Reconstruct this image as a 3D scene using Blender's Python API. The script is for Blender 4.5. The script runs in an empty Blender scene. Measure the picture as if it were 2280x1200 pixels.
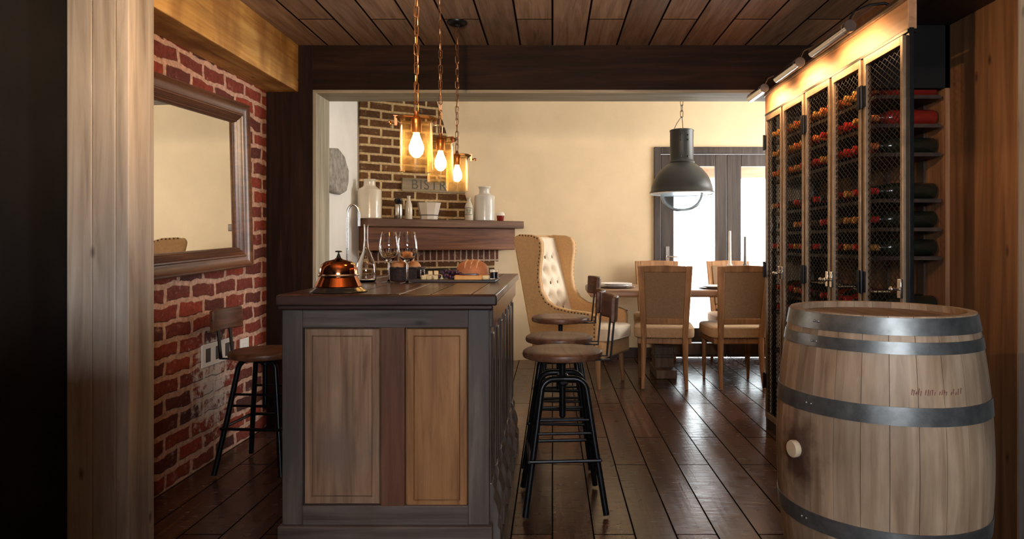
import bpy, bmesh, math, random
from mathutils import Vector, Matrix, Euler

random.seed(7)
R = math.radians
PI = math.pi
S = bpy.context.scene
COL = S.collection

# ------------------------------------------------------------------ camera
CAM_Z, FPX, VX, VY = 1.17, 1500.0, 1230.0, 540.0
cd = bpy.data.cameras.new('camera')
cam = bpy.data.objects.new('camera', cd)
COL.objects.link(cam)
cam.location = (0, 0, CAM_Z)
cam.rotation_euler = (R(90), 0, 0)
cd.sensor_fit = 'HORIZONTAL'
cd.sensor_width = 36.0
cd.lens = 36.0 * FPX / 2280.0
cd.shift_x = (1140 - VX) / 2280.0
cd.shift_y = (VY - 600) / 2280.0
cd.clip_start = 0.05
S.camera = cam

# ------------------------------------------------------------------ view, world, large lights
S.view_settings.view_transform = 'Standard'
S.view_settings.look = 'None'
S.view_settings.gamma = 1.0
S.view_settings.use_curve_mapping = False
S.view_settings.exposure = 0.0
S.cycles.use_denoising = True
S.cycles.max_bounces = 8
S.cycles.sample_clamp_indirect = 6.0
S.cycles.caustics_reflective = False
S.cycles.caustics_refractive = False

W = bpy.data.worlds.new('sky')
S.world = W
W.use_nodes = True
bgn = W.node_tree.nodes['Background']
bgn.inputs[0].default_value = (0.93, 0.97, 1.0, 1)
bgn.inputs[1].default_value = 11.0


def area(name, loc, rot, sx, sy, power, color=(1, 1, 1), portal=False, spread=180):
    l = bpy.data.lights.new(name, 'AREA')
    l.shape = 'RECTANGLE'
    l.size, l.size_y = sx, sy
    l.energy = power
    l.color = color
    l.spread = R(spread)
    if portal:
        l.cycles.is_portal = True
    o = bpy.data.objects.new(name, l)
    COL.objects.link(o)
    o.location = loc
    o.rotation_euler = rot
    return o


def lamp(name, kind, loc, power, color, size=0.05, rot=(0, 0, 0), angle=90, blend=0.5):
    l = bpy.data.lights.new(name, kind)
    l.energy = power
    l.color = color
    l.shadow_soft_size = size
    if kind == 'SPOT':
        l.spot_size = R(angle)
        l.spot_blend = blend
    o = bpy.data.objects.new(name, l)
    COL.objects.link(o)
    o.location = loc
    o.rotation_euler = rot
    return o


# daylight: french doors (sky portal), assumed dining room side window, assumed window behind the camera
area('door_portal', (1.78, 7.02, 1.15), (R(-90), 0, 0), 1.4, 1.9, 1, portal=True)
area('assumed_dining_window_light', (3.02, 5.75, 1.65), (0, R(90), 0), 1.5, 1.5, 52, (1.0, 0.91, 0.78))
area('assumed_front_window_light', (0.45, -2.05, 1.72), (R(90), 0, 0), 1.3, 0.46, 100, (0.90, 0.94, 1.0))
WARM = (1.0, 0.58, 0.24)
lamp('assumed_lamp_light', 'POINT', (-0.5, 1.55, 1.98), 110, (1.0, 0.64, 0.32), 0.03)  # assumed lamp out of view, for warm light on beam and ceiling

# ------------------------------------------------------------------ material helpers


class NT:
    def __init__(s, name):
        s.m = bpy.data.materials.new(name)
        s.m.use_nodes = True
        s.t = s.m.node_tree
        s.b = s.t.nodes['Principled BSDF']
        s.out = s.t.nodes['Material Output']

    def n(s, typ, **kw):
        nd = s.t.nodes.new(typ)
        for k, v in kw.items():
            if k.startswith('i_'):
                key = k[2:]
                nd.inputs[int(key) if key.isdigit() else key.replace('_', ' ')].default_value = v
            else:
                setattr(nd, k, v)
        return nd

    def l(s, a, ao, b, bi):
        s.t.links.new(a.outputs[ao], b.inputs[bi])

    def set(s, **kw):
        for k, v in kw.items():
            s.b.inputs[k.replace('_', ' ')].default_value = v

    def coords(s, swz='xyz', scale=(1, 1, 1)):
        """object coordinates, swizzled then scaled"""
        tc = s.n('ShaderNodeTexCoord')
        se = s.n('ShaderNodeSeparateXYZ')
        s.l(tc, 'Object', se, 0)
        co = s.n('ShaderNodeCombineXYZ')
        for i, c in enumerate(swz):
            if c in 'xyz':
                s.l(se, 'xyz'.index(c), co, i)
        mp = s.n('ShaderNodeMapping')
        mp.inputs['Scale'].default_value = scale
        s.l(co, 0, mp, 0)
        return mp

    def ramp(s, src, so, stops):
        r = s.n('ShaderNodeValToRGB')
        e = r.color_ramp.elements
        while len(e) < len(stops):
            e.new(0.5)
        for el, (p, c) in zip(e, stops):
            el.position = p
            el.color = (c[0], c[1], c[2], 1) if hasattr(c, '__len__') else (c, c, c, 1)
        s.l(src, so, r, 0)
        return r

    def mix(s, a, b, fac=0.5, blend='MIX'):
        m = s.n('ShaderNodeMix', data_type='RGBA', blend_type=blend)
        for v, idx in ((fac, 0), (a, 6), (b, 7)):
            if isinstance(v, tuple) and len(v) == 2 and hasattr(v[0], 'outputs'):
                s.t.links.new(v[0].outputs[v[1]], m.inputs[idx])
            elif hasattr(v, '__len__'):
                m.inputs[idx].default_value = (*v[:3], 1)
            else:
                m.inputs[idx].default_value = v
        return m

    def bump(s, src, so, strength=0.3, dist=0.01):
        b = s.n('ShaderNodeBump')
        b.inputs['Strength'].default_value = strength
        b.inputs['Distance'].default_value = dist
        s.l(src, so, b, 'Height')
        s.l(b, 0, s.b, 'Normal')
        return b


def plain(name, col, rough=0.5, metal=0.0, noise=0.0, nscale=20, bump=0.0, **kw):
    t = NT(name)
    t.set(Roughness=rough, Metallic=metal)
    t.b.inputs['Base Color'].default_value = (*col, 1)
    for k, v in kw.items():
        t.b.inputs[k.replace('_', ' ')].default_value = v
    if noise > 0 or bump > 0:
        c = t.coords()
        nz = t.n('ShaderNodeTexNoise', i_Scale=nscale, i_Detail=6.0, i_Roughness=0.6)
        t.l(c, 0, nz, 0)
        lo = tuple(max(0, x * (1 - noise)) for x in col)
        hi = tuple(min(1, x * (1 + noise)) for x in col)
        r = t.ramp(nz, 0, [(0.3, lo), (0.7, hi)])
        t.l(r, 0, t.b, 'Base Color')
        if bump > 0:
            t.bump(nz, 0, bump, 0.004)
    return t.m


def wood(name, dark, mid, light, axis='z', rough=0.5, bump=0.25, gscale=1.0, knots=True, blotch=None, spec=0.4):
    t = NT(name)
    t.set(Roughness=rough)
    t.b.inputs['Specular IOR Level'].default_value = spec
    sc = [26 * gscale] * 3
    sc['xyz'.index(axis)] = 1.6 * gscale
    c = t.coords(scale=tuple(sc))
    nz = t.n('ShaderNodeTexNoise', i_Scale=1.0, i_Detail=7.0, i_Roughness=0.62, i_Distortion=0.6)
    t.l(c, 0, nz, 0)
    r = t.ramp(nz, 0, [(0.28, dark), (0.5, mid), (0.72, light)])
    sc2 = [5 * gscale] * 3
    sc2['xyz'.index(axis)] = 0.8 * gscale
    c2 = t.coords(scale=tuple(sc2))
    n2 = t.n('ShaderNodeTexNoise', i_Scale=1.0, i_Detail=3.0)
    t.l(c2, 0, n2, 0)
    r2 = t.ramp(n2, 0, [(0.3, 0.55), (0.65, 1.15)])
    m = t.mix((r, 0), (r2, 0), 0.75, 'MULTIPLY')
    last = (m, 2)
    if blotch:
        c3 = t.coords(scale=(2.2, 2.2, 1.1))
        n3 = t.n('ShaderNodeTexNoise', i_Scale=1.6, i_Detail=4.0)
        t.l(c3, 0, n3, 0)
        r3 = t.ramp(n3, 0, [(0.45, 0.0), (0.62, 0.8)])
        m3 = t.mix(last, blotch, (r3, 0))
        last = (m3, 2)
    if knots:
        sc4 = [9] * 3
        sc4['xyz'.index(axis)] = 4
        c4 = t.coords(scale=tuple(sc4))
        v = t.n('ShaderNodeTexVoronoi', i_Scale=0.8)
        t.l(c4, 0, v, 0)
        r4 = t.ramp(v, 0, [(0.02, 0.9), (0.10, 0.0)])
        m4 = t.mix(last, tuple(x * 0.35 for x in dark), (r4, 0))
        last = (m4, 2)
    t.l(last[0], last[1], t.b, 'Base Color')
    if bump:
        t.bump(nz, 0, bump, 0.004)
    return t.m


def planks(name, swz, bw, rh, dark, mid, light, gap=0.005, rough=0.35, bump=0.4, gapcol=(0.01, 0.006, 0.004), var=0.5, wave=0.0, rip=4.0, grain=(2.2, 30, 0.8), rvar=1.0):
    """boards as rows of a brick pattern; swz maps object axes to (along, across)"""
    t = NT(name)
    c = t.coords(swz)
    br = t.n('ShaderNodeTexBrick', offset=0.37, offset_frequency=2)
    br.inputs['Color1'].default_value = (1, 1, 1, 1)
    br.inputs['Color2'].default_value = (1 - var, 1 - var, 1 - var, 1)
    br.inputs['Mortar'].default_value = (0, 0, 0, 1)
    br.inputs['Scale'].default_value = 1.0
    br.inputs['Mortar Size'].default_value = gap
    br.inputs['Mortar Smooth'].default_value = 0.2
    br.inputs['Brick Width'].default_value = bw
    br.inputs['Row Height'].default_value = rh
    t.l(c, 0, br, 0)
    # grain, shifted per board by its tone
    c2 = t.coords(swz, (grain[0], grain[1], 1))
    ad = t.n('ShaderNodeVectorMath', operation='ADD')
    t.l(c2, 0, ad, 0)
    ml = t.n('ShaderNodeVectorMath', operation='SCALE')
    ml.inputs['Scale'].default_value = 40
    t.l(br, 0, ml, 0)
    t.l(ml, 0, ad, 1)
    nz = t.n('ShaderNodeTexNoise', i_Scale=1.0, i_Detail=7.0, i_Roughness=0.6, i_Distortion=grain[2])
    t.l(ad, 0, nz, 0)
    r = t.ramp(nz, 0, [(0.28, dark), (0.5, mid), (0.74, light)])
    m = t.mix((r, 0), (br, 0), 1.0, 'MULTIPLY')
    m2 = t.mix((m, 2), gapcol, (br, 1))
    t.l(m2, 2, t.b, 'Base Color')
    t.set(Roughness=rough)
    # roughness breakup and relief
    c3 = t.coords(swz, (rip, 11, 1))
    n3 = t.n('ShaderNodeTexNoise', i_Scale=1.0, i_Detail=1.5)
    t.l(c3, 0, n3, 0)
    rr = t.ramp(n3, 0, [(0.3, max(0, rough - 0.1 * rvar)), (0.7, min(1, rough + 0.15 * rvar))])
    rm = t.n('ShaderNodeMath', operation='MAXIMUM')
    t.l(rr, 0, rm, 0)
    t.l(br, 1, rm, 1)
    t.l(rm, 0, t.b, 'Roughness')
    sp = t.n('ShaderNodeMath', operation='MULTIPLY_ADD')
    t.l(br, 1, sp, 0)
    sp.inputs[1].default_value = -0.5
    sp.inputs[2].default_value = 0.5
    t.l(sp, 0, t.b, 'Specular IOR Level')
    a1 = t.n('ShaderNodeMath', operation='MULTIPLY_ADD')
    t.l(n3, 0, a1, 0)
    a1.inputs[1].default_value = 1.0 + wave
    sb = t.n('ShaderNodeMath', operation='MULTIPLY')
    t.l(br, 1, sb, 0)
    sb.inputs[1].default_value = -1.6
    t.l(sb, 0, a1, 2)
    a2 = t.n('ShaderNodeMath', operation='MULTIPLY_ADD')
    t.l(nz, 0, a2, 0)
    a2.inputs[1].default_value = 0.35
    t.l(a1, 0, a2, 2)
    t.bump(a2, 0, bump, 0.008)
    return t.m


def brick(name, swz, bw, rh, c1, c2, mortar, msize=0.014, wob=0.02, rough=0.85, white=None, bump=0.8, offset=0.5):
    t = NT(name)
    t.set(Roughness=rough)
    t.b.inputs['Specular IOR Level'].default_value = 0.25
    c = t.coords(swz)
    nd = t.n('ShaderNodeTexNoise', i_Scale=7.0, i_Detail=4.0)
    t.l(c, 0, nd, 0)
    sub = t.n('ShaderNodeVectorMath', operation='SUBTRACT')
    sub.inputs[1].default_value = (0.5, 0.5, 0.5)
    t.l(nd, 1, sub, 0)
    scl = t.n('ShaderNodeVectorMath', operation='SCALE')
    scl.inputs['Scale'].default_value = wob
    t.l(sub, 0, scl, 0)
    ad = t.n('ShaderNodeVectorMath', operation='ADD')
    t.l(c, 0, ad, 0)
    t.l(scl, 0, ad, 1)
    br = t.n('ShaderNodeTexBrick', offset=offset)
    br.inputs['Color1'].default_value = (*c1, 1)
    br.inputs['Color2'].default_value = (*c2, 1)
    br.inputs['Mortar'].default_value = (*mortar, 1)
    br.inputs['Scale'].default_value = 1.0
    br.inputs['Mortar Size'].default_value = msize
    br.inputs['Mortar Smooth'].default_value = 0.35
    br.inputs['Brick Width'].default_value = bw
    br.inputs['Row Height'].default_value = rh
    t.l(ad, 0, br, 0)
    nf = t.n('ShaderNodeTexNoise', i_Scale=38.0, i_Detail=6.0, i_Roughness=0.7)
    t.l(c, 0, nf, 0)
    rf = t.ramp(nf, 0, [(0.3, 0.45), (0.68, 1.35)])
    m = t.mix((br, 0), (rf, 0), 0.8, 'MULTIPLY')
    # chalky residue flecks
    nc = t.n('ShaderNodeTexNoise', i_Scale=11.0, i_Detail=7.0, i_Roughness=0.75)
    t.l(c, 0, nc, 0)
    rc = t.ramp(nc, 0, [(0.58, 0.0), (0.72, 0.75)])
    m2 = t.mix((m, 2), mortar, (rc, 0))
    last = (m2, 2)
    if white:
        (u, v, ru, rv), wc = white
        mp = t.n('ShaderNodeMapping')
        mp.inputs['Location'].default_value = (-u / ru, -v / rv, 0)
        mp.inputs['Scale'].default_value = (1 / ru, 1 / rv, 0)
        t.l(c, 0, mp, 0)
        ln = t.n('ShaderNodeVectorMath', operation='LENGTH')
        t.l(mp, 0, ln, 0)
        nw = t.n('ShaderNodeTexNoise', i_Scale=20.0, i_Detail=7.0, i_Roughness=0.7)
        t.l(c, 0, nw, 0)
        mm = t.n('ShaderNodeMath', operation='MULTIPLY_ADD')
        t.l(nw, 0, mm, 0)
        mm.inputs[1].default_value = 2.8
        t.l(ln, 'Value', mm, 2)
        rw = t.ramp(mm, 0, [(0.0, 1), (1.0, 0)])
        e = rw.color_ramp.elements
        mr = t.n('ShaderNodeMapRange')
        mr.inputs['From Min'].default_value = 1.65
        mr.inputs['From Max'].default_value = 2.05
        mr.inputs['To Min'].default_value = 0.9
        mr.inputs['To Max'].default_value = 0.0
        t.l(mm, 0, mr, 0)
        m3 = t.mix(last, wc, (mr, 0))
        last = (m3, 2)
    t.l(last[0], last[1], t.b, 'Base Color')
    hb = t.n('ShaderNodeMath', operation='MULTIPLY_ADD')
    t.l(br, 1, hb, 0)
    hb.inputs[1].default_value = -0.9
    hn = t.n('ShaderNodeMath', operation='MULTIPLY')
    t.l(nf, 0, hn, 0)
    hn.inputs[1].default_value = 0.9
    t.l(hn, 0, hb, 2)
    t.bump(hb, 0, bump, 0.012)
    return t.m


def clearglass(name, tint=(1, 1, 1), gloss=0.9, edge=0.35, haze=0.0, hazecol=(1, 0.7, 0.35)):
    """thin clear glass: see-through with a Fresnel sheen"""
    t = NT(name)
    tr = t.n('ShaderNodeBsdfTransparent')
    tr.inputs[0].default_value = (*tint, 1)
    gl = t.n('ShaderNodeBsdfGlossy')
    gl.inputs['Color'].default_value = (gloss, gloss, gloss, 1)
    gl.inputs['Roughness'].default_value = 0.03
    lw = t.n('ShaderNodeLayerWeight')
    lw.inputs[0].default_value = edge
    mx = t.n('ShaderNodeMixShader')
    t.l(lw, 'Fresnel', mx, 0)
    t.l(tr, 0, mx, 1)
    t.l(gl, 0, mx, 2)
    last = mx
    if haze:
        # lamp glow put into the glass as tinted scatter, stronger at the edges
        tl = t.n('ShaderNodeBsdfTranslucent')
        tl.inputs[0].default_value = (*hazecol, 1)
        lw2 = t.n('ShaderNodeLayerWeight')
        lw2.inputs[0].default_value = 0.32
        ml = t.n('ShaderNodeMath', operation='MULTIPLY_ADD')
        t.l(lw2, 'Facing', ml, 0)
        ml.inputs[1].default_value = haze * 5.0
        ml.inputs[2].default_value = haze * 0.45
        m2 = t.n('ShaderNodeMixShader')
        t.l(ml, 0, m2, 0)
        t.l(mx, 0, m2, 1)
        t.l(tl, 0, m2, 2)
        last = m2
    t.l(last, 0, t.out, 0)
    return t.m


def emit(name, col, strength):
    t = NT(name)
    t.b.inputs['Base Color'].default_value = (*col, 1)
    t.b.inputs['Emission Color'].default_value = (*col, 1)
    t.b.inputs['Emission Strength'].default_value = strength
    return t.m


# ------------------------------------------------------------------ mesh helpers
class MB:
    def __init__(s):
        s.bm = bmesh.new()

    def box(s, x0, x1, y0, y1, z0, z1, M=None):
        vs = [s.bm.verts.new(v) for v in ((x0, y0, z0), (x1, y0, z0), (x1, y1, z0), (x0, y1, z0),
                                          (x0, y0, z1), (x1, y0, z1), (x1, y1, z1), (x0, y1, z1))]
        for f in ((3, 2, 1, 0), (4, 5, 6, 7), (0, 1, 5, 4), (1, 2, 6, 5), (2, 3, 7, 6), (3, 0, 4, 7)):
            s.bm.faces.new([vs[i] for i in f])
        if M is not None:
            for v in vs:
                v.co = M @ v.co
        return s

    def bar(s, a, b, w, h, up=(0, 0, 1)):
        """box from a to b, w wide (sideways), h tall (along up)"""
        a, b = Vector(a), Vector(b)
        d = (b - a)
        L = d.length
        d.normalize()
        u = Vector(up)
        sd = d.cross(u)
        if sd.length < 1e-4:
            sd = d.cross(Vector((1, 0, 0)))
        sd.normalize()
        u = sd.cross(d)
        M = Matrix(((d.x, sd.x, u.x, a.x), (d.y, sd.y, u.y, a.y), (d.z, sd.z, u.z, a.z), (0, 0, 0, 1)))
        return s.box(0, L, -w / 2, w / 2, -h / 2, h / 2, M)

    def tube(s, pts, r, n=10, closed=False, flat=1.0):
        pts = [Vector(p) for p in pts]
        N = len(pts)
        rs = r if isinstance(r, (list, tuple)) else [r] * N
        rings = []
        up = None
        for i, p in enumerate(pts):
            if closed:
                d = pts[(i + 1) % N] - pts[i - 1]
            else:
                d = pts[min(i + 1, N - 1)] - pts[max(i - 1, 0)]
            d.normalize()
            if up is None:
                up = Vector((0, 0, 1)) if abs(d.z) < 0.9 else Vector((1, 0, 0))
            sd = d.cross(up)
            if sd.length < 1e-5:
                sd = d.orthogonal()
            sd.normalize()
            up = sd.cross(d).normalized()
            rings.append([s.bm.verts.new(p + (sd * math.cos(2 * PI * k / n) + up * flat * math.sin(2 * PI * k / n)) * rs[i]) for k in range(n)])
        m = N if closed else N - 1
        for i in range(m):
            A, B = rings[i], rings[(i + 1) % N]
            for k in range(n):
                s.bm.faces.new((A[k], A[(k + 1) % n], B[(k + 1) % n], B[k]))
        if not closed:
            s.bm.faces.new(rings[0][::-1])
            s.bm.faces.new(rings[-1])
        return s

    def lathe(s, prof, n=32, M=None, arc=None, closed=False):
        rings = []
        for (r, z) in prof:
            if r < 1e-6:
                rings.append([s.bm.verts.new((0, 0, z))])
            else:
                rings.append([s.bm.verts.new((r * math.cos(2 * PI * k / n), r * math.sin(2 * PI * k / n), z)) for k in range(n)])
        prs = list(zip(rings[:-1], rings[1:]))
        if closed:
            prs.append((rings[-1], rings[0]))
        for A, B in prs:
            for k in range(n):
                k2 = (k + 1) % n
                if len(A) == 1 and len(B) == 1:
                    continue
                if len(A) == 1:
                    s.bm.faces.new((A[0], B[k], B[k2])[::-1] if False else (A[0], B[k2], B[k]))
                elif len(B) == 1:
                    s.bm.faces.new((A[k], A[k2], B[0]))
                else:
                    s.bm.faces.new((A[k], A[k2], B[k2], B[k]))
        if M is not None:
            for rg in rings:
                for v in rg:
                    v.co = M @ v.co
        return s

    def prism(s, poly, f, d0, d1):
        """polygon of (a, b); f(a, b, d) gives the point; extruded from d0 to d1"""
        A = [s.bm.verts.new(f(a, b, d0)) for a, b in poly]
        B = [s.bm.verts.new(f(a, b, d1)) for a, b in poly]
        n = len(poly)
        s.bm.faces.new(A[::-1])
        s.bm.faces.new(B)
        for k in range(n):
            s.bm.faces.new((A[k], A[(k + 1) % n], B[(k + 1) % n], B[k]))
        return s

    def sup(s, c, size, e=0.35, n=24, m=14, M=None, jit=0.0):
        """superellipsoid: a rounded cushion (e small = boxy, 1 = ellipsoid)"""
        sg = lambda v, p: math.copysign(abs(v) ** p, v)
        rings = []
        for j in range(m + 1):
            ph = -PI / 2 + PI * j / m
            if j in (0, m):
                rings.append([s.bm.verts.new((c[0], c[1], c[2] + size[2] / 2 * sg(math.sin(ph), e)))])
                continue
            rg = []
            for k in range(n):
                th = 2 * PI * k / n
                q = 1 + random.uniform(-jit, jit)
                x = size[0] / 2 * sg(math.cos(ph), e) * sg(math.cos(th), e) * q
                y = size[1] / 2 * sg(math.cos(ph), e) * sg(math.sin(th), e) * q
                z = size[2] / 2 * sg(math.sin(ph), e) * q
                rg.append(s.bm.verts.new((c[0] + x, c[1] + y, c[2] + z)))
            rings.append(rg)
        for A, B in zip(rings[:-1], rings[1:]):
            for k in range(n):
                k2 = (k + 1) % n
                if len(A) == 1:
                    s.bm.faces.new((A[0], B[k2], B[k]))
                elif len(B) == 1:
                    s.bm.faces.new((A[k], A[k2], B[0]))
                else:
                    s.bm.faces.new((A[k], A[k2], B[k2], B[k]))
        if M is not None:
            for rg in rings:
                for v in rg:
                    v.co = M @ v.co
        return s

    def ball(s, c, r, n=10, m=7):
        return s.sup(c, (2 * r, 2 * r, 2 * r) if not hasattr(r, '__len__') else tuple(2 * x for x in r), 1.0, n, m)

    def build(s, name, mat, parent=None, loc=None, rot=None, smooth=True, bevel=0.0, seg=2, angle=38):
        bmesh.ops.recalc_face_normals(s.bm, faces=s.bm.faces)
        if smooth:
            lim = R(angle)
            for f in s.bm.faces:
                f.smooth = True
            for e in s.bm.edges:
                if len(e.link_faces) == 2 and e.calc_face_angle(0) > lim:
                    e.smooth = False
        me = bpy.data.meshes.new(name)
        s.bm.to_mesh(me)
        s.bm.free()
        if mat:
            me.materials.append(mat)
        o = bpy.data.objects.new(name, me)
        COL.objects.link(o)
        if parent:
            o.parent = parent
        if loc:
            o.location = loc
        if rot:
            o.rotation_euler = rot
        if bevel:
            b = o.modifiers.new('bevel', 'BEVEL')
            b.width = bevel
            b.segments = seg
            b.limit_method = 'ANGLE'
            b.angle_limit = R(40)
            b.harden_normals = False
        return o


def tag(o, label, cat, group=None):
    o['label'] = label
    o['category'] = cat
    if group:
        o['group'] = group
    return o


def thing(name, label, cat, loc=(0, 0, 0), rotz=0.0, group=None):
    o = bpy.data.objects.new(name, None)
    o.empty_display_size = 0.1
    COL.objects.link(o)
    o.location = loc
    o.rotation_euler = (0, 0, rotz)
    return tag(o, label, cat, group)


def struct(o):
    o['kind'] = 'structure'
    return o


KIDS = {}


def kids(o):
    return [c for c in bpy.data.objects if c.parent == o]


def dup(root, loc, rotz, label, group=None):
    r = root.copy()
    COL.objects.link(r)
    r.location = loc
    r.rotation_euler = (0, 0, rotz)
    r['label'] = label
    if group:
        r['group'] = group
    for ch in kids(root):
        c = ch.copy()
        COL.objects.link(c)
        c.parent = r
        for g in kids(ch):
            d = g.copy()
            COL.objects.link(d)
            d.parent = c
    return r


def P(px, py, Y):
    return Vector(((px - VX) / FPX * Y, Y, CAM_Z + (VY - py) / FPX * Y))


# ------------------------------------------------------------------ materials
M = {}
M['floor'] = planks('floor_boards', 'yx', 1.35, 0.165, (0.045, 0.018, 0.011), (0.092, 0.042, 0.026), (0.160, 0.080, 0.050),
                    gap=0.0038, rough=0.23, bump=0.42, var=0.6, wave=-0.72, rip=38.0, grain=(0.7, 24, 0.25), rvar=0.35)
M['ceil'] = planks('ceiling_boards', 'yx', 1.9, 0.205, (0.17, 0.11, 0.080), (0.34, 0.23, 0.17), (0.48, 0.35, 0.27),
                   gap=0.006, rough=0.6, bump=0.35, var=0.45)
M['cream'] = plain('cream_plaster', (0.69, 0.53, 0.33), 0.85, noise=0.06, nscale=3, bump=0.05)
M['white_plaster'] = plain('white_plaster', (0.88, 0.85, 0.78), 0.85, noise=0.05, nscale=3)
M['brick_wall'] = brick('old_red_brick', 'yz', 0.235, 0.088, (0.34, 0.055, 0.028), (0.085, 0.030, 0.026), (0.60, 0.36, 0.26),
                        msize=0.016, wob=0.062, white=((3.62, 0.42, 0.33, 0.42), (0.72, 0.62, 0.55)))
M['brick_fire'] = brick('chimney_brick', 'xz', 0.215, 0.078, (0.17, 0.072, 0.022), (0.085, 0.038, 0.016), (0.60, 0.42, 0.21),
                        msize=0.013, wob=0.012)
M['brick_soldier'] = brick('lintel_brick', 'zx', 0.5, 0.062, (0.16, 0.06, 0.035), (0.09, 0.035, 0.025), (0.55, 0.38, 0.26),
                           msize=0.009, wob=0.006, offset=0.0)
M['dark_beam'] = wood('dark_stained_beam', (0.007, 0.003, 0.0012), (0.018, 0.007, 0.003), (0.034, 0.014, 0.006), 'x', 0.6, spec=0.12)
M['dark_post'] = wood('dark_stained_post', (0.008, 0.003, 0.002), (0.019, 0.008, 0.005), (0.035, 0.016, 0.010), 'z', 0.6, spec=0.12)
M['jamb'] = wood('daylit_jamb_wood', (0.22, 0.19, 0.13), (0.36, 0.32, 0.23), (0.48, 0.44, 0.34), 'z', 0.6, knots=True)  # daylight on the dark post's inner face painted in as paler wood
M['jamb_x'] = wood('daylit_head_wood', (0.20, 0.17, 0.11), (0.34, 0.29, 0.20), (0.46, 0.41, 0.30), 'x', 0.6, knots=True)  # lit underside of the header, its light painted into the colour
M['left_beam'] = wood('honey_beam_wood', (0.28, 0.12, 0.025), (0.58, 0.32, 0.085), (0.72, 0.48, 0.18), 'y', 0.6, gscale=0.9, blotch=(0.22, 0.09, 0.02))
M['column'] = wood('weathered_column_boards', (0.26, 0.205, 0.155), (0.46, 0.39, 0.315), (0.60, 0.53, 0.45), 'z', 0.5, 0.2, gscale=0.8)
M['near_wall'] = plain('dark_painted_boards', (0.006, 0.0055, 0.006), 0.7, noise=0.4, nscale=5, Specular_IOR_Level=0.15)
M['right_wall'] = wood('warm_wall_boards', (0.075, 0.030, 0.011), (0.155, 0.070, 0.028), (0.24, 0.115, 0.05), 'z', 0.55, gscale=0.6)
M['grey_strip'] = wood('grey_post_wood', (0.20, 0.18, 0.16), (0.32, 0.30, 0.28), (0.44, 0.42, 0.40), 'z', 0.6)
M['steel_dark'] = plain('blackened_steel', (0.022, 0.022, 0.024), 0.38, 0.8, noise=0.3, nscale=30)
M['iron_chain'] = plain('aged_brass_chain', (0.34, 0.17, 0.08), 0.35, 0.9)
M['steel_frame'] = plain('oiled_steel_frame', (0.30, 0.22, 0.155), 0.42, 0.75, noise=0.25, nscale=25)
M['copper'] = plain('copper_socket', (0.50, 0.20, 0.09), 0.3, 0.95)
M['chrome'] = plain('brushed_chrome', (0.72, 0.70, 0.68), 0.18, 1.0)
M['grey_enamel'] = plain('dark_grey_enamel', (0.026, 0.025, 0.021), 0.42, 0.2, noise=0.15, nscale=12)
M['white_enamel'] = plain('white_enamel', (0.85, 0.85, 0.82), 0.3)
M['glass'] = plain('clear_glass', (1, 1, 1), 0.0, Transmission_Weight=1.0, IOR=1.45)
M['glow_glass'] = clearglass('warm_jar_glass', (1.0, 0.90, 0.74), 0.9, 0.10, haze=0.028, hazecol=(1, 0.8, 0.5))  # bulb glow around the clear jars put in as warm tint and haze
M['glow_rim'] = clearglass('warm_jar_rim', (1.0, 0.92, 0.78), 0.9, 0.2, haze=0.10, hazecol=(1, 0.86, 0.62))
M['pane'] = clearglass('door_pane', (0.96, 0.98, 0.98), 0.8, 0.05)
M['bulb'] = emit('glowing_bulb', (1.0, 0.62, 0.24), 60.0)
M['lens_glow'] = emit('lamp_lens', (1.0, 0.62, 0.28), 14.0)
M['mirror'] = plain('silvered_mirror', (0.90, 0.90, 0.88), 0.01, 1.0)
M['mirror_frame'] = wood('mahogany_frame', (0.05, 0.020, 0.010), (0.12, 0.048, 0.022), (0.20, 0.085, 0.04), 'y', 0.33, 0.05, knots=False, spec=0.6)
M['white_plastic'] = plain('white_plastic', (0.80, 0.78, 0.74), 0.4)
M['dark_slot'] = plain('dark_socket', (0.05, 0.04, 0.04), 0.5)

# ------------------------------------------------------------------ setting: shell
XL, XR = -1.826, 1.725          # brick wall face, right board wall face
Y0, YP, YP2, YB = -2.0, 4.30, 4.56, 6.85
ZC, ZD, ZH = 2.43, 2.95, 2.125  # front ceiling, dining ceiling, opening head
DL, DR = -1.70, 2.95            # dining room side walls
OL, OR_ = -1.51, 1.45           # opening sides

struct(MB().box(-2.2, 3.4, Y0 - 0.2, YB + 0.2, -0.12, 0).build('floor', M['floor'], smooth=False))
struct(MB().box(-2.2, 3.4, Y0 - 0.15, YP2, ZC, ZC + 0.1).build('ceiling', M['ceil'], smooth=False))
struct(MB().box(DL - 0.2, DR + 0.2, YP2, YB + 0.2, ZD, ZD + 0.1).build('ceiling_dining', M['white_plaster'], smooth=False))
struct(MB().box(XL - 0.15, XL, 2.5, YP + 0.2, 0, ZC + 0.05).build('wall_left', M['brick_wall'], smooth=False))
struct(MB().box(-2.05, -1.803, Y0 - 0.1, 2.505, 0, ZC + 0.02).build('wall_left_near', M['near_wall'], smooth=False))
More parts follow.
